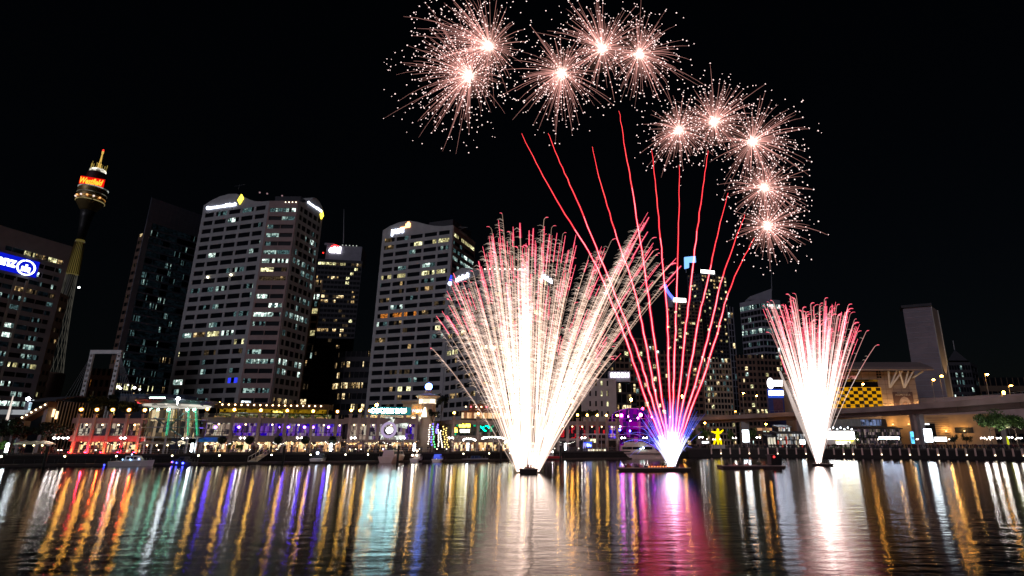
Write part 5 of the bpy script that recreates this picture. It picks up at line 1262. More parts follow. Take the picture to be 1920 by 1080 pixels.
# slatted glass block left of it, under the flyover
t = thing("glass_hall", "white slatted glass hall under the flyover", "building", (X2(1600, 270), 270, ZP))
f = frame((X2(1548, 276), 276), (X2(1668, 272), 272)); zz = lambda v: zv(v, 274)
mb = MB(); mb.fbox(f, 0, f.L, -12, 0, ZP, zz(786)); part("wall", mb, mat("hall_grey", (.3, .33, .3), .6), t)
mb = MB()
for k in range(18): mb.fbox(f, f.L * k / 18, f.L * k / 18 + .25, .02, .3, zz(806), zz(786))
part("fins", mb, M_STEEL, t)
mb = MB(); mb.fquad(f, f.L * .6, f.L * .92, .1, zz(798), zz(787)); part("window", mb, em("hall_blue", (.25, .33, .6), .4, .5), t)
# cafes along the right promenade
def cafe(name, label, u0, u1, Y, vt, vb, mlow, roofm, bars=8, vm=None, cat="cafe"):
    f = frame((X2(u0, Y), Y), (X2(u1, Y), Y)); z = lambda v: zv(v, Y)
    t = thing(name, label, cat, (*f(f.L / 2, 0), ZP))
    mb = MB(); mb.fbox(f, 0, f.L, -6, -.6, ZP, z(vt) - .3); part("back_wall", mb, M_DGREY, t)
    mb = MB(); mb.fquad(f, .1, f.L - .1, -.5, ZP + .4, z(vt) - .3); part("lit_front", mb, mlow, t)
    mb = MB()
    for k in range(bars + 1): mb.fbox(f, (f.L - .15) * k / bars, (f.L - .15) * k / bars + .15, -.45, -.25, ZP, z(vt) - .3)
    if vm: mb.fbox(f, 0, f.L, -.5, .6, z(vm) - .2, z(vm) + .2)
    part("frame", mb, M_BLACK, t)
    mb = MB(); mb.hexa([(*f(-.4, 1.4), z(vt) - .4), (*f(f.L + .4, 1.4), z(vt) - .4), (*f(f.L + .4, -6), z(vt)), (*f(-.4, -6), z(vt)), (*f(-.4, 1.4), z(vt) - .1), (*f(f.L + .4, 1.4), z(vt) - .1), (*f(f.L + .4, -6), z(vt) + .9), (*f(-.4, -6), z(vt) + .9)]); part("roof", mb, roofm, t)
    return t
IN_CAFE = inside("cafe_inside", [(.5, .5, .48), (.12, .1, .09), (.8, .82, .8), (.03, .03, .03), (.6, .5, .35), (.2, .22, .25), (.5, .05, .03), (.35, .3, .28)], 1.0, .7, (1, 1, .5))
IN_DIM = inside("cafe_dim", [(.03, .025, .02), (.015, .012, .012), (.1, .08, .06), (.02, .02, .02), (.3, .22, .2), (.04, .03, .04), (.01, .01, .01), (.12, .08, .1)], .8, .9)
cafe("cafe", "two-storey glass cafe left of the white firework", 1458, 1512, 243, 812, 838, IN_CAFE, mat("cafe_roof", (.08, .07, .07), .5), 10, 825)
cafe("cafe", "small striped-roof cafe above the glass cafe", 1462, 1485, 252, 800, 811, IN_CAFE, M_STEEL, 5)
cafe("cafe", "small warm-lit kiosk cafe beside the glass cafe", 1440, 1456, 240, 818, 838, inside("cafe_bright", [(.9, .8, .6), (1, .9, .75), (.4, .35, .3), (.8, .75, .6)], .9, .7), M_BLACK, 3)
cafe("cafe", "wide dim terrace cafe right of the brilliant white kiosk", 1610, 1692, 236, 803, 838, IN_DIM, M_DGREY, 7, 821)
t = thing("kiosk", "brilliant white lit kiosk with a yellow strip right of the white firework", "kiosk", (X2(1580, 232), 232, ZP))
f = frame((X2(1552, 232), 232), (X2(1605, 232), 232)); zz = lambda v: zv(v, 232)
mb = MB(); mb.fbox(f, 0, f.L, -4, -.1, ZP, zz(808)); part("wall", mb, M_WHITE, t)
mb = MB(); mb.fquad(f, .2, f.L - .2, .05, zz(823), zz(810)); part("lit_face", mb, em("kiosk_white", (1, 1, .97), 11), t)
mb = MB(); mb.fbox(f, f.L * .35, f.L * .9, .06, .3, zz(826), zz(823.3)); part("yellow_strip", mb, em("kiosk_yellow", (1, .75, .01), 16), t)
mb = MB(); mb.fquad(f, f.L * .3, f.L * .8, .05, zz(833), zz(827)); part("counter", mb, em("kiosk_counter", (1, .95, .85), 2.2, .8), t)
mb = MB(); mb.fbox(f, -.6, f.L + .6, -4, 1, zz(808), zz(806)); part("roof", mb, M_WHITE, t)
for k in range(7):
    mb = MB(); mb.ball((*f(f.L * (.1 + .13 * k), .8), zz(805 - (k % 2) * 3)), .3); part("roof_lamp", mb, em("kiosk_lamp", (.8, .9, 1), 9), t)
def billboard(u0, u1, v0, v1, Y, label, m, base=True):
    f = frame((X2(u0, Y), Y), (X2(u1, Y), Y)); t = thing("lit_billboard", label, "billboard", (*f(f.L / 2, 0), ZP))
    mb = MB(); mb.fquad(f, .1, f.L - .1, .06, zv(v1, Y) + .1, zv(v0, Y) - .1); part("lit_face", mb, m, t)
    mb = MB(); mb.fbox(f, 0, f.L, -.5, .03, zv(v1, Y), zv(v0, Y)); part("box", mb, M_STEEL, t)
    for s in (.3, f.L - .6):
        mb = MB(); mb.fbox(f, s, s + .3, -.4, -.1, ZP, zv(v1, Y)); part("post", mb, M_BLACK, t)
    return t
E_BB = em("billboard_white", (.85, .95, 1), 13)
billboard(1393, 1406, 806, 829, 226, "tall glowing white billboard under the flyover's pale pier", E_BB)
billboard(1735, 1751, 804, 829, 226, "glowing white billboard right of the flyover's twin piers", E_BB)
billboard(1753, 1777, 819, 828, 228, "low wide glowing panel beside the right white billboard", em("panel_white_hot", (.92, .97, 1), 4))
billboard(1709, 1716, 809, 832, 228, "small cyan lit sign left of the flyover's twin piers", em("sign_cyan", (.08, .45, .75), 1.6, .8))
billboard(1649, 1688, 818.5, 823.5, 231, "long thin glowing white sign on the dim terrace cafe", em("sign_white_long", (.6, .75, 1), 13))
billboard(1500, 1510, 824, 834, 230, "small round-looking white lit sign beside the white firework", E_BB)
billboard(1316, 1330, 827, 832, 226, "small white lit stall sign left of the yellow figure", em("stall_white", (.9, .95, 1), 2, .8))
billboard(1418, 1450, 802, 808, 262, "dull orange lit board under the flyover", em("board_orange", (.6, .3, .15), .5, .5))
# yellow banner
t = thing("banner", "tall yellow banner among lamps at the far right", "banner", (X2(1891, 200), 200, ZP))
mb = MB(); a, c = P(1886.5, 818, 200), P(1891, 818, 200); a2, c2 = P(1889, 834, 200), P(1893, 834, 200)
mb.hexa([a2, c2, c2 + Vector((0, .06, 0)), a2 + Vector((0, .06, 0)), a, c, c + Vector((0, .06, 0)), a + Vector((0, .06, 0))]); part("cloth", mb, em("banner_yellow", (.8, .85, .02), .7), t)
mb = MB(); mb.tube([(c2.x + .1, 200, ZP), (c2.x + .1, 200, a.z)], .06, 5); part("pole", mb, M_STEEL, t)
# yellow sculpture of a leaping figure
Yy = 224; t = thing("figure_sculpture", "yellow glowing sculpture of a figure with outstretched arms", "sculpture", (X2(1346, Yy), Yy, ZP))
q = lambda u, v: P(u, v, Yy)
mb = MB()
mb.tube([q(1346.5, 822), q(1345.5, 815), q(1346, 809)], [.75, .6, .85], 8)
mb.tube([q(1346, 809), q(1346, 806.5), q(1346, 803.5)], [.35, .55, .3], 8)
mb.tube([q(1346, 811), q(1351, 811), q(1356, 806)], [.6, .4, .22], 6); mb.tube([q(1346, 811), q(1340, 811), q(1334, 809)], [.6, .4, .22], 6)
mb.tube([q(1346.5, 820), q(1351, 827), q(1352.5, 835)], [.7, .5, .3], 6); mb.tube([q(1346, 820), q(1341, 826), q(1338, 834)], [.7, .5, .3], 6)
mb.tube([q(1346, 821), q(1346.5, 834)], [.5, .3], 6)
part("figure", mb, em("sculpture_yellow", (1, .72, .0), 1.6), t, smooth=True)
mb = MB(); p = q(1346, 835); mb.box(p.x - 2.5, p.x + 2.5, Yy - 1, Yy + 1, ZP, p.z + .3); part("plinth", mb, M_CONC, t)
# twin white lamps of the right promenade
for i, u in enumerate((1315, 1378, 1423, 1845, 1860, 1875, 1897, 1914)):
    y = (212 if u < 1500 else 200); z = zv(821 if i % 2 else 820, y) - .3
    l = dup(K_TW, (X2(u, y), y, ZP), f"white twin-globe lamp, {ORD[i]} along the flyover side promenade from the yellow figure"); l.scale = (1, 1, (z - ZP) / 4.6)
    if u > 1800 or u == 1378:
        ld = bpy.data.lights.new("lamp_light", 'POINT'); ld.energy = 420; ld.color = (1, .95, .85); ld.shadow_soft_size = .4
        lo = bpy.data.objects.new("lamp_light", ld); COL.objects.link(lo); lo.parent = l; lo.location = (0, 0, 5.5)
for i, u in enumerate(sorted(RNG.choice((RNG.uniform(1590, 1740), RNG.uniform(1780, 1910), RNG.uniform(1300, 1500))) for _ in range(16))):
    y = RNG.uniform(205, 222)
    if i == 0:
        K_FE = lampkit("festoon_lamp", "x", "lamp", em("festoon", (1, .85, .65), 9), .2, 3.2, "small warm lamps over the crowd", post=.04)
    o = place(K_FE, (X2(u, y), y, ZP), f"small warm lamp on a thin pole over the crowd, {ORD[i]} from the blue fountain")
# quay bollards with foot lights
K_BO = thing("quay_bollard", "x", "bollard", (0, 0, 0), "pale posts along the crowded quay")
mb = MB(); mb.box(-.2, .2, -.16, .16, 0, 2.2); mb.lathe((0, 0, 2.2), [(.23, 0), (.23, .12), (.05, .25)], 8); part("post", mb, mat("post_pale", (.55, .42, .38), .7), K_BO, local=True)
mb = MB(); mb.box(-.13, .13, -.26, -.17, .12, .4); part("foot_light", mb, em("foot_lamp", (1, .8, .5), 8), K_BO, local=True)
K_BD = thing("quay_bollard", "x", "bollard", (0, 0, 0), "pale posts along the crowded quay")
mb = MB(); mb.box(-.2, .2, -.16, .16, 0, 2.2); mb.lathe((0, 0, 2.2), [(.23, 0), (.23, .12), (.05, .25)], 8); part("post", mb, mat("post_pale", (.55, .42, .38), .7), K_BD, local=True)
i = 0
for u in [1333 + 17.6 * k for k in range(34)]:
    if 1515 < u < 1560: continue
    y = interp(QR, u) - .35
    litp = i % 3 == 1 or i in (4, 12)
    o = place(K_BO if litp else K_BD, (X2(u, y), y, 1.15), f"pale quay post, {ORD[i]} in the row from the blue fountain" + (", with a lit foot" if litp else ""))
    if litp: o.scale = (1.2, 1.2, 1.0)
    i += 1

# strings of bulbs over the restaurant promenade, railing along the quay
rs_ = random.Random(21)
for i, (u0, u1) in enumerate([(384, 410), (412, 440), (442, 472), (476, 505), (508, 540), (544, 574), (578, 606), (608, 638), (644, 676), (680, 712), (716, 748), (752, 784), (846, 868), (1046, 1080), (150, 190), (196, 240)]):
    y = (YF(u0) + YF(u1)) / 2 - 2.2
    a, c = P(u0, 825, YF(u0) - 2.2), P(u1, 825, YF(u1) - 2.2)
    t = thing("string_lights", f"string of tiny bulbs over the restaurant promenade, {ORD[i % 14]} span " + ("from the blue awning" if i < 14 else "before the red-lit restaurant"), "lights", a.lerp(c, .5), "strings of bulbs over the promenade")
    pts = [a.lerp(c, k / 12) + Vector((0, 0, -1.0 * (1 - (2 * k / 12 - 1) ** 2))) for k in range(13)]
    mb = MB(); mb.tube(pts, .03, 3); part("wire", mb, M_BLACK, t)
    cl = [(1, .8, .5), (1, .95, .85), (1, .62, .25)][i % 3]
    for k in range(1, 12):
        if rs_.random() < .25: continue
        mb = MB(); mb.octa(pts[k] + Vector((0, 0, rs_.uniform(-.35, -.1))), rs_.uniform(.07, .16)); part("bulb", mb, em("string_bulb_%d" % (i % 3), cl, 4), t)
    for k in (0, 12):
        mb = MB(); mb.tube([(pts[k].x, pts[k].y, 2.5), pts[k]], .05, 5); part("pole", mb, M_BLACK, t)
for i, ((u0, y0), (u1, y1)) in enumerate(zip(QL[1:], QL[2:])):
    f = frame((X2(u0, y0), y0), (X2(u1, y1), y1))
    t = thing("quay_railing", f"dark railing along the restaurant quay, {ORD[i]} length from the far left", "railing", (*f(f.L / 2, -.3), 2.62), "lengths of quay railing")
    mb = MB(); k = int(f.L / 2)
    for j in range(k + 1): s = min(max(f.L * j / k, .05), f.L - .05); mb.fbox(f, s - .03, s + .03, -.33, -.27, 2.62, 3.6)
    part("posts", mb, M_BLACK, t, kind='stuff')
    mb = MB(); mb.fbox(f, 0, f.L, -.335, -.265, 3.6, 3.67); mb.fbox(f, 0, f.L, -.32, -.28, 3.1, 3.14); part("rails", mb, M_STEEL, t)
# ------------------------------------------------------------------ people
def person_mesh(pose, name):
    pts = {0: (0, 0, .95), 1: (0, 0, 1.2), 2: (0, 0, 1.45), 3: (0, 0, 1.56), 4: (0, -.01, 1.72), 5: (.2, 0, 1.42), 6: (-.2, 0, 1.42), 7: (.27, -.03, 1.12), 8: (-.27, -.03, 1.12), 9: (.27, -.14, .86), 10: (-.25, -.12, .86),
           11: (.1, 0, .9), 12: (-.1, 0, .9), 13: (.13, -.02, .48), 14: (-.13, .02, .48), 15: (.14, .02, .06), 16: (-.14, .03, .06), 17: (.15, -.14, .03), 18: (-.15, -.12, .03)}
    if pose == 1:
        pts[7] = (.32, -.2, 1.35); pts[9] = (.22, -.36, 1.62); pts[13] = (.13, -.16, .5); pts[15] = (.13, -.2, .06); pts[17] = (.13, -.34, .03)
    ed = [(0, 1), (1, 2), (2, 3), (3, 4), (2, 5), (2, 6), (5, 7), (6, 8), (7, 9), (8, 10), (0, 11), (0, 12), (11, 13), (12, 14), (13, 15), (14, 16), (15, 17), (16, 18)]
    rad = [.15, .14, .15, .06, .11, .075, .075, .05, .05, .035, .035, .1, .1, .065, .065, .05, .05, .04, .04]
    me = bpy.data.meshes.new(name); me.from_pydata([pts[k] for k in range(19)], ed, [])
    o = bpy.data.objects.new(name, me); COL.objects.link(o)
    md = o.modifiers.new("s", 'SKIN')
    for k, sv in enumerate(me.skin_vertices[0].data): sv.radius = (rad[k], rad[k]); sv.use_root = (k == 0)
    o.modifiers.new("u", 'SUBSURF').levels = 1
    dg = bpy.context.evaluated_depsgraph_get()
    m2 = bpy.data.meshes.new_from_object(o.evaluated_get(dg)); m2.name = "person"
    bpy.data.objects.remove(o)
    n = len(m2.polygons)
    m2.materials.clear()
    return m2
CLOTH = [mat("cloth_%d" % i, c, .85) for i, c in enumerate([(.02, .02, .025), (.04, .035, .04), (.12, .1, .09), (.02, .03, .07), (.08, .015, .02), (.05, .035, .03)])]
SKIN = mat("skin", (.35, .2, .14), .6); HAIR = mat("hair", (.03, .02, .015), .7)
PM = []
for i, c in enumerate(CLOTH):
    m = person_mesh(i % 2, "person"); m.materials.append(c); m.materials.append(SKIN); m.materials.append(mat("trousers", (.02, .022, .03), .85))
    m.polygons.foreach_set("material_index", [1 if (p.center.z > 1.56 or (abs(p.center.x) > .2 and p.center.z < .92 and p.center.z > .8)) else (2 if p.center.z < .9 else 0) for p in m.polygons])
    PM.append(m)
hm = MB(); hm.ball((0, .015, 1.76), .115, 8, 5)
HAIRM = mesh(hm, HAIR, name="hair")
r = random.Random(5)
CN = ["black", "charcoal", "pale", "navy", "red", "brown"]
for i in range(190):
    u = r.choice((r.uniform(20, 360), r.uniform(360, 640), r.uniform(630, 960), r.uniform(640, 800), r.uniform(1040, 1180)))
    y = interp(QL, u) + r.uniform(.8, 8); k = r.randrange(6)
    o = bpy.data.objects.new("person", PM[k]); COL.objects.link(o); o.location = (X2(u, y), y, 2.5); o.rotation_euler.z = r.uniform(-2, 2)
    s = r.uniform(.92, 1.06); o.scale = (s, s, s)
    o["label"] = f"person in {CN[k]} top standing on the restaurant promenade"; o["category"] = "person"; o["group"] = "people on the restaurant promenade"
    h = bpy.data.objects.new("hair", HAIRM); COL.objects.link(h); h.parent = o
cb = MB(); rr = random.Random(8)
src = []
for m in PM: src.append(([tuple(v.co) for v in m.vertices], [tuple(p.vertices) for p in m.polygons], [p.material_index for p in m.polygons]))
for i in range(430):
    u = rr.uniform(1296, 1925); y = interp(QR, u) + .9 + abs(rr.gauss(0, 5)); a = rr.uniform(-1.5, 1.5); k = rr.randrange(6); s = rr.uniform(.92, 1.08)
    x0 = X2(u, y); ca, sa = math.cos(a) * s, math.sin(a) * s
    V, Fc, MI = src[k]; b0 = len(cb.v)
    cb.v += [(x0 + x * ca - yy * sa, y + x * sa + yy * ca, ZP + z * s) for x, yy, z in V]
    cb.f += [tuple(q + b0 for q in f) for f in Fc]; cb.mi += [1 + k if q == 0 else (0 if q == 1 else 7) for q in MI]
o = part("crowd", cb, [SKIN] + CLOTH + [mat("trousers", (.02, .022, .03), .85)], None, kind='stuff')
o["label"] = "dense dark crowd standing along the quay under the flyover"; o["category"] = "crowd"

# ------------------------------------------------------------------ trees and plants
def leaves(mb, c, rx, rz, n, size, seed, clump=16):
    r = random.Random(seed); cs = []
    for _ in range(clump):
        a, b_ = r.uniform(0, 2 * math.pi), r.uniform(-.7, 1); q = r.uniform(.2, .85)
        cs.append((c[0] + rx * q * math.cos(a), c[1] + rx * q * math.sin(a), c[2] + rz * q * b_, r.uniform(.25, .48)))
    for _ in range(n):
        k = r.choice(cs); d = Vector((r.gauss(0, 1), r.gauss(0, 1), r.gauss(0, 1))).normalized() * (r.random() ** .5) * k[3]
        p = Vector((k[0] + d.x * rx, k[1] + d.y * rx, k[2] + d.z * rz))
        e1 = Vector((r.gauss(0, 1), r.gauss(0, 1), r.gauss(0, 1))).normalized(); e2 = e1.cross(Vector((r.gauss(0, 1), r.gauss(0, 1), r.gauss(0, 1)))).normalized()
        s = size * r.uniform(.6, 1.3); mb.m = r.randrange(2)
        mb.face([p - e1 * s, p - e2 * s * .5, p + e1 * s, p + e2 * s * .5])
    return cs
def tree(name, label, u, vc, Y, rpx, rzpx, n, size, mats, seed, cat="tree", group=None, z0=None, trunk=.16):
    z0 = z0 or (ZR if u > 1292 else 2.5)
    c = P(u, vc, Y); m = mpp(vc, Y); rx, rz = rpx * m, rzpx * m
    t = thing(name, label, cat, (c.x, c.y, z0), group)
    cr = MB(); cs = leaves(cr, c, rx, rz, n, size, seed); part("crown", cr, mats, t)
    tk = MB(); base = Vector((c.x, c.y, z0)); top = Vector((c.x, c.y, c.z - rz * .2)); tk.tube([base, base.lerp(top, .5), top], [trunk, trunk * .8, trunk * .45], 7)
    for q in cs[:6]: tk.tube([base.lerp(top, .75), (q[0], q[1], q[2])], [trunk * .4, trunk * .12], 4)
    part("trunk", tk, M_BARK, t)
    return t
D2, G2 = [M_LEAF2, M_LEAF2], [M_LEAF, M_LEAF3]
ZP = 2.5
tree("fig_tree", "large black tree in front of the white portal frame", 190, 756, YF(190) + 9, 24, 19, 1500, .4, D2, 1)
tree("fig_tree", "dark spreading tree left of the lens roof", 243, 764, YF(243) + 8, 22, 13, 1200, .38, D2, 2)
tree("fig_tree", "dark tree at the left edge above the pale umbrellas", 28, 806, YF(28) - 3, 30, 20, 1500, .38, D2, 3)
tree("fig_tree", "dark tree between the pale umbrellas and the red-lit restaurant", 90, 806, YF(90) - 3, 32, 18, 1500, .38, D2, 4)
t = tree("green_tree", "small tree lit bright green at the left edge", 1, 836, YF(1) - 7, 9, 11, 700, .22, G2, 5)
ld = bpy.data.lights.new("green_uplight", 'POINT'); ld.energy = 260; ld.color = (.45, 1, .2); ld.shadow_soft_size = .3
lo = bpy.data.objects.new("green_uplight", ld); COL.objects.link(lo); lo.parent = t; lo.location = (1.0, -3.2, 1.2)
mb = MB(); mb.box(.8, 1.2, -3.4, -3.0, 0, .3); part("uplight", mb, M_BLACK, t, local=True)
for i, u in enumerate((417, 468, 522, 573, 624)):
    y = YF(u) - 5; c = P(u, 825, y); r0 = 7.5 * mpp(825, y)
    t = thing("topiary_tree", f"clipped round topiary tree, {ORD[i]} from the blue awning", "tree", (c.x, c.y, ZP), "round topiary trees before the purple-lit restaurant")
    mb = MB(); rq = random.Random(40 + i)
    for _ in range(700):
        d = Vector((rq.gauss(0, 1), rq.gauss(0, 1), rq.gauss(0, 1))).normalized(); p = c + d * r0 * rq.uniform(.78, 1.04)
        e1 = d.cross(Vector((rq.gauss(0, 1), rq.gauss(0, 1), 1))).normalized(); e2 = (d.cross(e1) + d * rq.uniform(-.6, .6)).normalized(); s = rq.uniform(.12, .22)
        mb.m = rq.randrange(2); mb.face([p - e1 * s, p - e2 * s, p + e1 * s, p + e2 * s])
    part("crown", mb, D2, t)
    mb = MB(); mb.tube([(c.x, c.y, ZP), (c.x, c.y, c.z)], .1, 6); part("trunk", mb, M_BARK, t)
tree("fig_tree", "dark round tree on the terrace right of the drum tower", 829, 751, Yn + 6, 13, 13, 800, .3, D2, 6)
tree("shrub_tree", "dark bushy tree below the drum tower's globe", 812, 776, Yn - 2, 13, 10, 700, .28, D2, 7)
for i, (u, v, r_, ry) in enumerate(((1073, 770, 14, 10), (1092, 776, 11, 7), (1110, 775, 12, 7), (1050, 778, 10, 7))):
    tree("terrace_tree", f"dark tree on the roof terrace, {ORD[i]} in the clump beside the white hotel", u, v, YF(u) + 9, r_, ry, 600, .3, D2, 20 + i, group="trees on the roof terrace beside the hotel")
for i, (u, v, r_, ry, l) in enumerate(((1322, 815, 14, 12, "green tree left of the yellow figure"), (1370, 818, 8, 12, "green tree right of the yellow figure"), (1410, 815, 9, 14, "green tree behind the tall white billboard"), (1300, 822, 9, 9, "small green tree between blue fountain and yellow figure"))):
    tree("street_tree", l, u, v, 228, r_, ry, 900, .3, G2, 30 + i)
tree("street_tree", "large green tree under the flyover at the far right, nearer its piers", 1853, 793, 203, 27, 19, 2600, .34, G2, 35)
tree("street_tree", "large green tree leaving the picture at the far right edge", 1900, 791, 201, 34, 21, 3200, .34, G2, 36)
tree("street_tree", "small dark tree left of the pair beside the right white billboard", 1788, 823, 224, 8, 9, 500, .25, D2, 37)
tree("street_tree", "small dark tree, the larger right one beside the right white billboard", 1811, 822, 224, 10, 10, 600, .25, D2, 38)
tree("street_tree", "small tree at the dim terrace cafe's left end", 1607, 822, 228, 6, 12, 500, .22, G2, 39)
for i, u in enumerate((1562, 1580, 1596)):
    tree("shrub", f"low green shrub, {ORD[i]} right of the white firework's foot", u, 843, interp(QR, u) + 1.8, 11, 8, 500, .22, G2, 60 + i, "shrub", group="green shrubs beside the white firework", trunk=.05)
for i in range(9):
    u = 412 + 24 * i; y = YF(u) + 1; c = P(u, 782, y)
    t = thing("planter", f"terrace planter of green shrubs, {ORD[i]} along the purple-lit restaurant's roof", "planter", (c.x, c.y, BB['z'][3]), "planters along the purple-lit restaurant's roof")
    mb = MB(); leaves(mb, c, 10 * mpp(782, y), 4.5 * mpp(782, y), 220, .2, 80 + i, 7); part("shrub", mb, G2, t)
    mb = MB(); mb.box(c.x - 1.4, c.x + 1.4, c.y - .4, c.y + .4, BB['z'][3], BB['z'][3] + .5); part("box", mb, M_CONC, t)
for i, u in enumerate((431, 444, 452)):
    y = YF(u) - 4.5
    tree("shrub", f"lit yellow-green shrub, {ORD[i]} below the purple windows near the first topiary tree", u, 838, y, 4, 8, 260, .18, [M_LEAF3, M_LEAF3], 95 + i, "shrub", group="yellow-green shrubs below the purple windows", trunk=.04)
# ================================================================== fireworks and their barges
YA = YW(887); YB = YW(881); YC = YW(871)
G_WHITE = glow("spark_white", (1, .76, .68), .36, 'AUTO')
G_PEACH = glow("spark_peach", (1, .60, .48), .33)
G_DIM = glow("spark_dim", (1, .60, .40), .17)
G_RED = glow("spark_red", (1, .15, .2), .9)
G_SHEATH = glow("spark_redhaze", (1, .015, .11), .13)
G_HAIR = glow("spark_hair", (.88, .66, .54), .17)
G_BLUE = glow("spark_blue", (.14, .17, 1), .34)
G_BLUEW = glow("spark_bluewhite", (.7, .7, 1), .42, 'AUTO')
G_COMET = glow("comet_core", (1, .2, .22), 1.8)
G_STREAK = glow("burst_streak", (1, .44, .38), .27)
G_STREAKW = glow("burst_streak_hot", (1, .62, .52), .3)
E_STAR = em("star_point", (1, .72, .68), 2.0, sampling='NONE')
E_CORE = em("burst_core", (1, .93, .88), 9)
G_CORE = glow("burst_halo", (1, .78, .68), .08)
G_CORE2 = glow("burst_halo_wide", (1, .5, .38), .012)

def bez(p0, p1, p2, k):
    return [p0 * (1 - t) ** 2 + p1 * 2 * t * (1 - t) + p2 * t * t for t in [i / k for i in range(k + 1)]]
def crom(pts, per=4):
    out = []; n = len(pts)
    for i in range(n - 1):
        a, b_, c, d = pts[max(i - 1, 0)], pts[i], pts[i + 1], pts[min(i + 2, n - 1)]
        for j in range(per):
            t = j / per; out.append(.5 * ((2 * b_) + (c - a) * t + (2 * a - 5 * b_ + 4 * c - d) * t * t + (3 * b_ - a - 3 * c + d) * t ** 3))
    out.append(pts[-1]); return out

# ---- ten shell bursts
BC_ = [(919, 88, 118, (-.55, .45), "uppermost left", 250), (882, 142, 128, (-.45, .05), "lowest left", 270), (1054, 136, 112, (-.1, -.2), "third from the left", 240), (1129, 93, 112, (-.15, .35), "topmost middle", 250),
       (1197, 101, 100, (.2, -.1), "just right of the topmost", 210), (1273, 244, 92, (-.1, -.05), "lower left of the inner pair", 200), (1338, 231, 92, (.1, .35), "right one of the inner pair", 210),
       (1410, 266, 104, (.3, .1), "first of the right-hand column", 210), (1432, 352, 96, (.1, 0), "second of the right-hand column", 190), (1437, 424, 88, (.2, -.05), "lowest, last of the right-hand column", 190)]
LBL = ["pink-white firework burst with sparks thrown to the upper left", "leftmost firework burst, the lower of the overlapping left pair", "firework burst alone at centre top, third from the left", "firework burst at the very top, cut by the frame",
       "firework burst at the right end of the top row, few sparks", "firework burst at the start of the lower row, above the middle comets", "firework burst overlapping its left neighbour above the comets", "widest firework burst on the right, uppermost of the right column", "middle burst of the right column of three", "lowest burst of the right column, above the blue hooked sign's right"]
for i, (u, v, R_, bias, nm, ns) in enumerate(BC_):
    Y = YB + (i - 4.5) * 1.6; c = P(u, v, Y); m = mpp(v, Y); R3 = R_ * m
    rg = random.Random(100 + i)
    t = thing("firework_burst", LBL[i], "firework", c, "pink-white firework bursts in the sky")
    mb = MB(); mb.ball(c, 3.2 * m, 10, 8); part("core", mb, E_CORE, t, smooth=True)
    mb = MB()
    for k in range(4): mb.ball(c, (4.5 + 2 * k) * m, 12, 8)
    mb.m = 1
    for k in range(4): mb.ball(c, (14 + 9 * k) * m, 12, 8)
    part("core_glow", mb, [G_CORE, G_CORE2], t, smooth=True)
    sk = MB(); st = MB()
    def direction():
        d = Vector((rg.gauss(0, 1) + bias[0] * 1.3, rg.gauss(0, 1), rg.gauss(0, 1) + bias[1] * 1.3))
        return d.normalized()
    for k in range(int(ns * .9)):
        d = direction(); w_ = max(.5, 1 + .22 * (d.x * bias[0] * 2 + d.z * bias[1] * 2))
        L = R3 * rg.betavariate(2.2, 1.6) * 1.08 * w_
        if k % 23 == 0: L *= 1.35
        drop = Vector((rg.uniform(-.1, .06), 0, -.17)) * L * rg.uniform(.2, 1.5)
        pts = [c + d * L * (q * (1 - .12 * q)) + drop * q * q for q in (0.03, .2, .42, .65, .85, 1)]
        w0 = rg.uniform(.25, .55) * m
        sk.m = 1; sk.tube(pts[:2], [w0 * 1.0, w0 * .9], 3, False)
        sk.m = 0; sk.tube(pts[1:], [w0 * .9, w0 * .9, w0 * .8, w0 * .6, w0 * .35], 3, False)
        if rg.random() < .7: st.octa(pts[-1] + d * .25, rg.uniform(.8, 1.5) * m)
    for k in range(int(ns * (1.5 if i < 2 else .9))):
        d = direction(); w_ = max(.5, 1 + .25 * (d.x * bias[0] * 2 + d.z * bias[1] * 2))
        L = R3 * rg.uniform(.3, 1.03) * w_
        st.octa(c + d * L + Vector((0, 0, -.12 * L)), rg.uniform(.7, 1.5) * m)
    part("streaks", sk, [G_STREAK, G_STREAKW], t, kind='stuff')
    part("star_points", st, E_STAR, t, kind='stuff')

# ---- ten rising comets
CM = [[(978, 250), (1012, 318), (1060, 402), (1112, 487), (1150, 575), (1178, 650), (1206, 735), (1236, 815)], [(1028, 250), (1050, 305), (1080, 372), (1125, 482), (1166, 585), (1198, 668), (1221, 745), (1243, 815)],
      [(1110, 275), (1127, 345), (1152, 430), (1188, 540), (1210, 640), (1228, 735), (1248, 815)], [(1161, 208), (1172, 280), (1185, 352), (1203, 470), (1222, 600), (1236, 710), (1251, 815)],
      [(1222, 280), (1230, 355), (1240, 465), (1250, 580), (1254, 690), (1257, 815)], [(1274, 310), (1273, 400), (1269, 520), (1266, 640), (1262, 740), (1261, 815)],
      [(1328, 282), (1318, 352), (1305, 450), (1292, 560), (1281, 660), (1266, 815)], [(1365, 362), (1348, 430), (1330, 510), (1312, 590), (1296, 680), (1270, 815)],
      [(1397, 402), (1375, 460), (1352, 530), (1334, 605), (1308, 705), (1274, 815)], [(1415, 446), (1386, 500), (1362, 560), (1343, 632), (1316, 715), (1279, 815)]]
CL = ["leftmost red comet trail, leaning hardest towards the left fountain", "second red comet trail from the left, crossing the fountain's tip", "third red comet trail from the left", "fourth red comet trail from the left, rising highest", "fifth red comet trail from the left", "almost upright red comet trail, sixth from the left", "red comet trail passing the blue hooked sign", "red comet trail crossing the tall apartment tower, third from the right", "second red comet trail from the right", "rightmost red comet trail, ending under the lowest burst"]
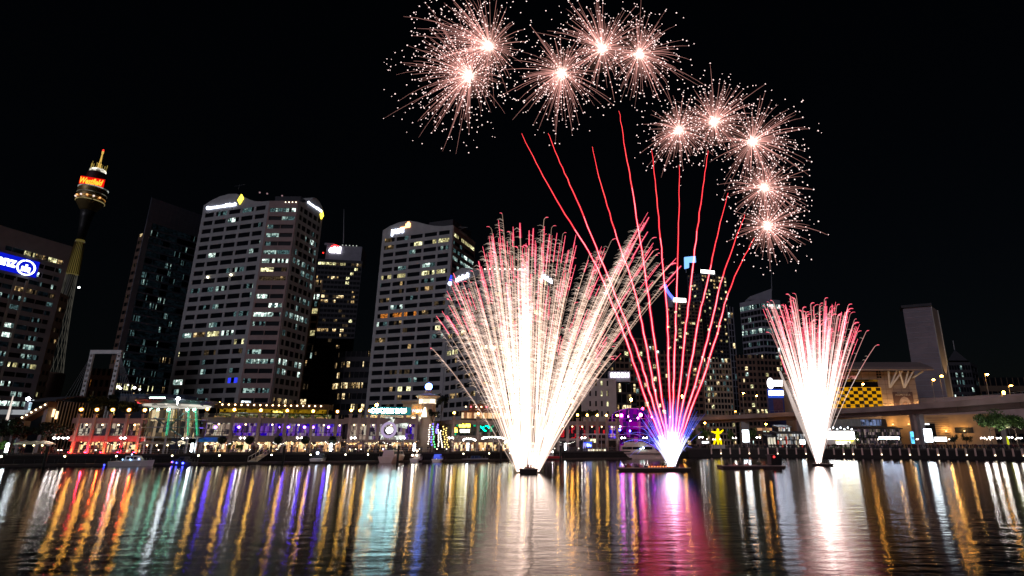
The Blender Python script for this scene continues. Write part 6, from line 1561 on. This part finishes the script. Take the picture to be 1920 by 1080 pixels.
for i, pts in enumerate(CM):
    n = len(pts); rg = random.Random(300 + i)
    Yt_ = YB + (i - 4.5) * 1.6
    w3 = [P(u, v, lerp(YB, Yt_, 1 - (k / (n - 1)))) for k, (u, v) in enumerate(pts)]
    w3.append(P(1261 + (i - 4.5) * .8, 872, YB))
    w3 = crom(w3, 6)
    m = mpp(500, YB)
    w3 = [p + Vector((rg.uniform(-.85, .85) * m, 0, 0)) for p in w3]
    t = thing("firework_comet", CL[i], "firework", w3[-1], "red comet trails rising from the middle barge")
    k = len(w3); mb = MB(); rad_ = [m * .72 * (.2 + 1.0 * min(1, j / (k * .55))) * rg.uniform(.7, 1.3) for j in range(k)]; h_ = int(k * .3); mb.m = 1; mb.tube(w3[:h_ + 1], rad_[:h_ + 1], 5, False); mb.m = 0; mb.tube(w3[h_:], rad_[h_:], 5, False); part("core", mb, [G_COMET, glow("comet_top", (1, .15, .10), .75)], t, smooth=True)
    for j, (rad, ) in enumerate(((1.7,), (3.2,))):
        mb = MB(); mb.tube(w3, [m * rad * (.15 + .85 * min(1, q / (k * .55))) for q in range(k)], 6, False); part("red_glow", mb, glow("comet_haze", (1, .012, .04), .7) if j == 0 else glow("comet_haze_wide", (1, .004, .06), .12), t, smooth=True)

# ---- fountains of sparks
def trail(p0, p2, bend, hook, rg, k=12):
    """one spark: straight flight from the mortar that leans over at the end"""
    d = p2 - p0
    ctl = p0 + d * .62 + bend
    pts = bez(p0, ctl, p2, k)
    if hook:
        e = (pts[-1] - pts[-2]).normalized(); L = hook
        s = 1 if d.x > 0 else -1
        side = Vector((s, 0, 0))
        q = pts[-1]
        for a in (.5, .95, 1.35, 1.7):
            q = q + (e * math.cos(a) + side * math.sin(a) * .8) * L * .25; pts.append(q)
    return pts
def fountain(name, label, base, Y, ends, mpx, hot, redfrom, hairs, seed, keep=60, wid=1.0, white=.36, hairlen=13, depth=5, curl=.3, peach=None):
    rg = random.Random(seed); b0 = P(*base, Y)
    t = thing(name, label, "firework", b0, "fountains of white sparks")
    tr = []; hb = MB()
    for (u, v, b_, ub) in ends:
        p2 = P(u, v, Y + rg.uniform(-depth, depth)); p0 = P(ub, base[1], Y) + Vector((0, rg.uniform(-.6, .6), 0))
        bend = Vector((-(u - base[0]) * mpx * .09 + rg.uniform(-1, 1) * mpx * 4, 0, abs(u - base[0]) * mpx * .05)) * b_
        pts = trail(p0, p2, bend, mpx * rg.uniform(5, 16) if rg.random() < curl else 0, rg)
        k = len(pts); mb = MB()
        w_ = mpx * min(1.6, .42 + rg.expovariate(3.2)) * wid
        i1 = int(k * white * rg.uniform(.8, 1.2)); i2 = int(k * redfrom * rg.uniform(.92, 1.05)); i2 = max(i1 + 1, min(k - 2, i2))
        mb.m = 0; mb.tube(pts[:i1 + 1], [w_ * lerp(.8, 1.2, j / max(1, i1)) for j in range(i1 + 1)], 3, False)
        mb.m = 1; mb.tube(pts[i1:i2 + 1], [w_ * lerp(1.15, .8, j / max(1, i2 - i1)) for j in range(i2 - i1 + 1)], 3, False)
        mb.m = 2; mb.tube(pts[i2:], [w_ * lerp(.95, .45, j / max(1, k - i2 - 1)) for j in range(k - i2)], 3, False)
        mb.m = 3; mb.tube(pts[i2:], [w_ * 1.9 * lerp(1, .6, j / max(1, k - i2 - 1)) for j in range(k - i2)], 4, False)
        tr.append((p2.z, mb))
        for _ in range(hairs):
            q = rg.uniform(.3, .97) * 12; j = int(q); p = pts[j].lerp(pts[min(j + 1, k - 1)], q - j)
            L = mpx * hairlen * rg.uniform(.4, 1.1)
            h = [p, p + Vector((-.5 * L, rg.uniform(-.2, .2) * L, .28 * L)), p + Vector((-1.0 * L, rg.uniform(-.3, .3) * L, rg.uniform(-.05, .2) * L))]
            hb.tube(h, [mpx * .62, mpx * .55, mpx * .2], 3, False)
    tr.sort(key=lambda x: -x[0])
    M4 = [hot, peach or G_PEACH, G_RED, G_SHEATH]
    for z, mb in tr[:keep]: part("spark_trail", mb, M4, t)
    rest = MB()
    for z, mb in tr[keep:]:
        o = len(rest.v); rest.v += mb.v; rest.f += [tuple(i + o for i in f) for f in mb.f]; rest.mi += mb.mi
    part("spark_trails", rest, M4, t, kind='stuff')
    if hairs: part("falling_sparks", hb, G_HAIR, t, kind='stuff')
    return t
rg = random.Random(77)
envA = [(818, 592), (838, 545), (850, 512), (878, 520), (905, 462), (922, 430), (942, 402), (962, 425), (975, 418), (1000, 428), (1020, 412), (1034, 428), (1055, 440), (1080, 440), (1105, 478), (1128, 462), (1146, 452), (1180, 452), (1200, 420), (1215, 398), (1225, 470), (1245, 485), (1268, 484)]
ends = []
UB = lambda u: (976 + (u - 976) * .04) if u < 965 else ((1003 + (u - 1003) * .03) if u > 1015 else 987)
for u, v in envA:
    ends.append((u, v, 1, UB(u)))
    for _ in range(2): ends.append((u + rg.uniform(-12, 12), v + rg.uniform(5, 75), 1, UB(u)))
for _ in range(75):
    u = rg.choice((rg.uniform(835, 960), rg.uniform(1020, 1235), rg.uniform(900, 1200)))
    ends.append((u, interp(envA, u) + (abs(rg.gauss(0, 90)) + 6) * (1 - .85 * min(1, abs(u - 1030) / 215) ** 2), rg.uniform(.6, 1.3), UB(u)))
for _ in range(44):   # dense middle column and the lower bright crowns
    u = rg.gauss(955, 32); ends.append((u, rg.uniform(535, 650), .6, 981 + (u - 975) * .06))
for _ in range(26):
    u = rg.uniform(968, 998); ends.append((u, rg.uniform(460, 640), .2, 984 + (u - 984) * .3))
for _ in range(44):
    u = rg.gauss(1122, 32); ends.append((u, rg.uniform(575, 690), .8, 1005 + (u - 1000) * .02))
for _ in range(46):   # between column and right-hand arm
    u = rg.uniform(985, 1075); ends.append((u, rg.uniform(430, 640), .4, 993 + (u - 993) * .08))
for _ in range(34):
    u = rg.uniform(850, 960); ends.append((u, interp(envA, u) + abs(rg.gauss(0, 50)), .8, UB(u)))
mA = mpp(650, YA)
FA = fountain("firework_fountain", "largest firework fountain, a wide fan of white and pink sparks on the left barge", (990, 884), YA, ends, mA, glow("spark_cream", (1, .74, .60), .25, "AUTO"), .84, 42, 5, keep=90, peach=glow("spark_apricot", (1, .62, .46), .25))
mb = MB()
rg = random.Random(9)
for k in range(8):
    u0 = 985 + rg.uniform(-7, 12); a = P(u0, 885, YA + rg.uniform(-.6, .6)); top = rg.choice(((rg.uniform(940, 985), rg.uniform(720, 800)), (rg.uniform(980, 996), rg.uniform(600, 700)), (rg.uniform(1010, 1060), rg.uniform(730, 800))))
    c = P(top[0], top[1], YA + rg.uniform(-2, 2)); mb.tube([a, a.lerp(c, .5), c], [mA * 1.8, mA * 2.6, mA * .8], 5, False)
part("white_core", mb, glow("mine_core", (1, .84, .77), .24, 'AUTO'), FA, kind='stuff', smooth=True)

envC = [(1434, 575), (1450, 566), (1468, 570), (1482, 556), (1493, 554), (1505, 580), (1520, 572), (1537, 572), (1546, 562), (1556, 578), (1567, 566), (1578, 585), (1590, 574), (1602, 600), (1612, 608), (1624, 622), (1640, 650)]
ends = []
rg = random.Random(78)
for u, v in envC:
    ends.append((u, v, 1, 1535 + (u - 1535) * .02))
    for _ in range(3 if u < 1600 else 0): ends.append((u + rg.uniform(-7, 7), v + rg.uniform(2, 40) * (1 - .8 * min(1, abs(u - 1530) / 100)), 1, 1535 + (u - 1535) * .02))
for _ in range(95):
    u = rg.uniform(1446, 1612); ends.append((u, interp(envC, u) + (abs(rg.gauss(0, 60)) + 2) * (1 - .85 * min(1, abs(u - 1530) / 95) ** 2), rg.uniform(.6, 1.2), 1535 + (u - 1535) * .03))
for _ in range(60):
    u = max(1462, min(1580, rg.gauss(1515, 30))); ends.append((u, rg.uniform(590, 690), .7, 1535 + (u - 1535) * .03))
mC = mpp(680, YC)
FC = fountain("firework_fountain", "white firework fountain with pink tips on the small right-hand float", (1535, 868), YC, ends, mC, G_WHITE, .83, 7, 6, keep=80, wid=.9, white=.55, hairlen=8, curl=.5, peach=glow("spark_pink", (1, .42, .40), .34))
mb = MB()
for k in range(22):
    a = P(1535 + rg.uniform(-3, 4), 868, YC + rg.uniform(-.5, .5)); u = rg.gauss(1520, 22); c = P(u, rg.uniform(660, 760), YC + rg.uniform(-3, 3))
    mb.tube([a, a.lerp(c, .5), c], [mC * 1.6, mC * 4.2, mC * 2.0], 5, False)
part("white_core", mb, glow("mine_core", (1, .84, .77), .24, 'AUTO'), FC, kind='stuff', smooth=True)

# blue and white mine on the middle barge
t = thing("firework_fountain", "short blue and white firework fountain at the foot of the red comets", "firework", P(1260, 874, YB), "fountains of white sparks")
rg = random.Random(79); mB = mpp(800, YB); lst = []
for k in range(120):
    s = rg.uniform(-1, 1); u = 1258 + s * 62 + rg.uniform(-5, 5); v = lerp(742, 775, s * s) + abs(rg.gauss(0, 26))
    p2 = P(u, v, YB + rg.uniform(-4, 4)); p0 = P(1260 + rg.uniform(-6, 6), 874, YB)
    pts = trail(p0, p2, Vector((0, 0, abs(s) * 1.2)), 0, rg, 9); mb = MB(); w_ = mB * rg.uniform(.5, .85)
    mb.m = 1; mb.tube(pts[:5], [w_] * 5, 3, False); mb.m = 0; mb.tube(pts[4:], [w_, w_ * .9, w_ * .8, w_ * .6, w_ * .3, w_ * .2][:len(pts) - 4], 3, False); lst.append((s, mb))
for k in range(26):   # drooping side sparks
    s = rg.choice((-1, 1)); u = 1258 + s * rg.uniform(22, 95 if s < 0 else 45); v = rg.uniform(795, 858)
    p2 = P(u, v, YB + rg.uniform(-2, 2)); p0 = P(1260, 870, YB); pts = bez(p0, p0 + (p2 - p0) * .5 + Vector((0, 0, rg.uniform(2, 6))), p2, 9)
    mb = MB(); w_ = mB * rg.uniform(.35, .6); mb.m = 0; mb.tube(pts, [w_] * 10, 3, False); lst.append((s, mb))
for s, mb in lst[:60]: part("spark_trail", mb, [G_BLUE, G_BLUEW], t)
rest = MB()
for s, mb in lst[60:]:
    o = len(rest.v); rest.v += mb.v; rest.f += [tuple(i + o for i in f) for f in mb.f]; rest.mi += mb.mi
part("spark_trails", rest, [G_BLUE, G_BLUEW], t, kind='stuff')
mb = MB()
for k in range(34):
    a = P(1260 + rg.uniform(-8, 8), 875, YB + rg.uniform(-.6, .6)); c = P(1260 + rg.uniform(-17, 15), rg.uniform(795, 852), YB + rg.uniform(-2, 2))
    mb.tube([a, a.lerp(c, .5), c], [mB * 2.4, mB * 3.0, mB * .8], 5, False)
part("white_core", mb, glow("mine_core_blue", (.9, .88, 1), .2, 'AUTO'), t, kind='stuff', smooth=True)

# ---- barges
M_BARGE = mat("barge_paint", (.05, .03, .028), .8)
def barge(label, u0, u1, v, h, dp, bits, seed, name="firework_barge"):
    Y = YW(v); x0, x1 = X2(u0, Y), X2(u1, Y); rg = random.Random(seed)
    t = thing(name, label, "barge", ((x0 + x1) / 2, Y + dp / 2, 0), "low dark firework barges")
    mb = MB(); mb.hexa([(x0 + .3, Y + .2, -.3), (x1 - .3, Y + .2, -.3), (x1 - .3, Y + dp - .2, -.3), (x0 + .3, Y + dp - .2, -.3), (x0, Y, h), (x1, Y, h), (x1, Y + dp, h), (x0, Y + dp, h)]); part("hull", mb, M_BARGE, t)
    mb = MB(); mb.box(x0, x1, Y - .06, Y + .06, h + .02, h + .16); mb.box(x0, x1, Y + dp - .1, Y + dp, h + .02, h + .16); part("rubbing_rail", mb, M_FLY, t)
    for k in range(bits):
        x = lerp(x0 + 1, x1 - 1, (k + rg.uniform(.2, .8)) / bits); yy = Y + rg.uniform(1, dp - 1); hh = rg.uniform(.35, .7)
        mb = MB(); mb.box(x - .45, x + .45, yy - .3, yy + .3, h, h + hh * .5)
        for q in (-.25, 0, .25): mb.tube([(x + q, yy, h + hh * .45), (x + q * 1.3, yy, h + hh + .2)], .09, 6)
        part("mortar_rack", mb, mat("mortar_red", (.3, .06, .03), .7) if k % 2 else M_BLACK, t)
    return t, x0, x1, Y
barge("short dark barge under the largest firework fountain", 974, 1009, 888.5, .75, 4, 3, 1)
tB, x0, x1, Y = barge("long barge carrying the blue fountain and the red comets", 1160, 1293, 884, .55, 5, 12, 2)
mb = MB()
for k in range(9): mb.ball((lerp(x0, x1, .42 + .04 * k), Y + .3, .85), .12)
part("marker_lamp", mb, em("barge_amber", (1, .25, .06), 3), tB, kind='stuff')
tC, x0, x1, Y = barge("long dark work barge with a wheelhouse right of the blue fountain", 1351, 1470, 879, .5, 5, 7, 3)
mb = MB(); a = lerp(x0, x1, .8); mb.box(a, a + 2.2, Y + 1, Y + 3.5, .5, 2.6); mb.box(a - .2, a + 2.4, Y + .8, Y + 3.7, 2.6, 2.8); part("wheelhouse", mb, M_BLACK, tC)
mb = MB(); mb.ball((a + .6, Y + .8, 2.35), .2); part("red_lamp", mb, em("nav_red2", (1, .03, .03), 5), tC)
mb = MB(); mb.tube([(lerp(x0, x1, .42), Y + 1.5, .5), (lerp(x0, x1, .48), Y + 1.5, 2.2)], .1, 5); mb.tube([(lerp(x0, x1, .48), Y + 1.5, 2.2), (lerp(x0, x1, .52), Y + 1.5, 1.6)], .08, 5); part("davit", mb, mat("mortar_red", (.3, .06, .03), .7), tC)
t = thing("firework_float", "small oval float under the white fountain with pink tips", "float", (X2(1538, YW(873.5)), YW(873.5), 0))
c = t.location; mb = MB(); mb.lathe((c.x, c.y, 0), [(1.9, -.3), (2.4, .35), (2.4, .5), (2.1, .55)], 20); part("hull", mb, M_BARGE, t)
mb = MB()
for k in range(5): mb.tube([(c.x - .8 + .4 * k, c.y, .5), (c.x - 1.0 + .5 * k, c.y, 1.0)], .13, 6)
part("mortar_rack", mb, M_BLACK, t)
# stray light points on the buildings behind (aircraft-safe obstruction lamps are part of their towers)
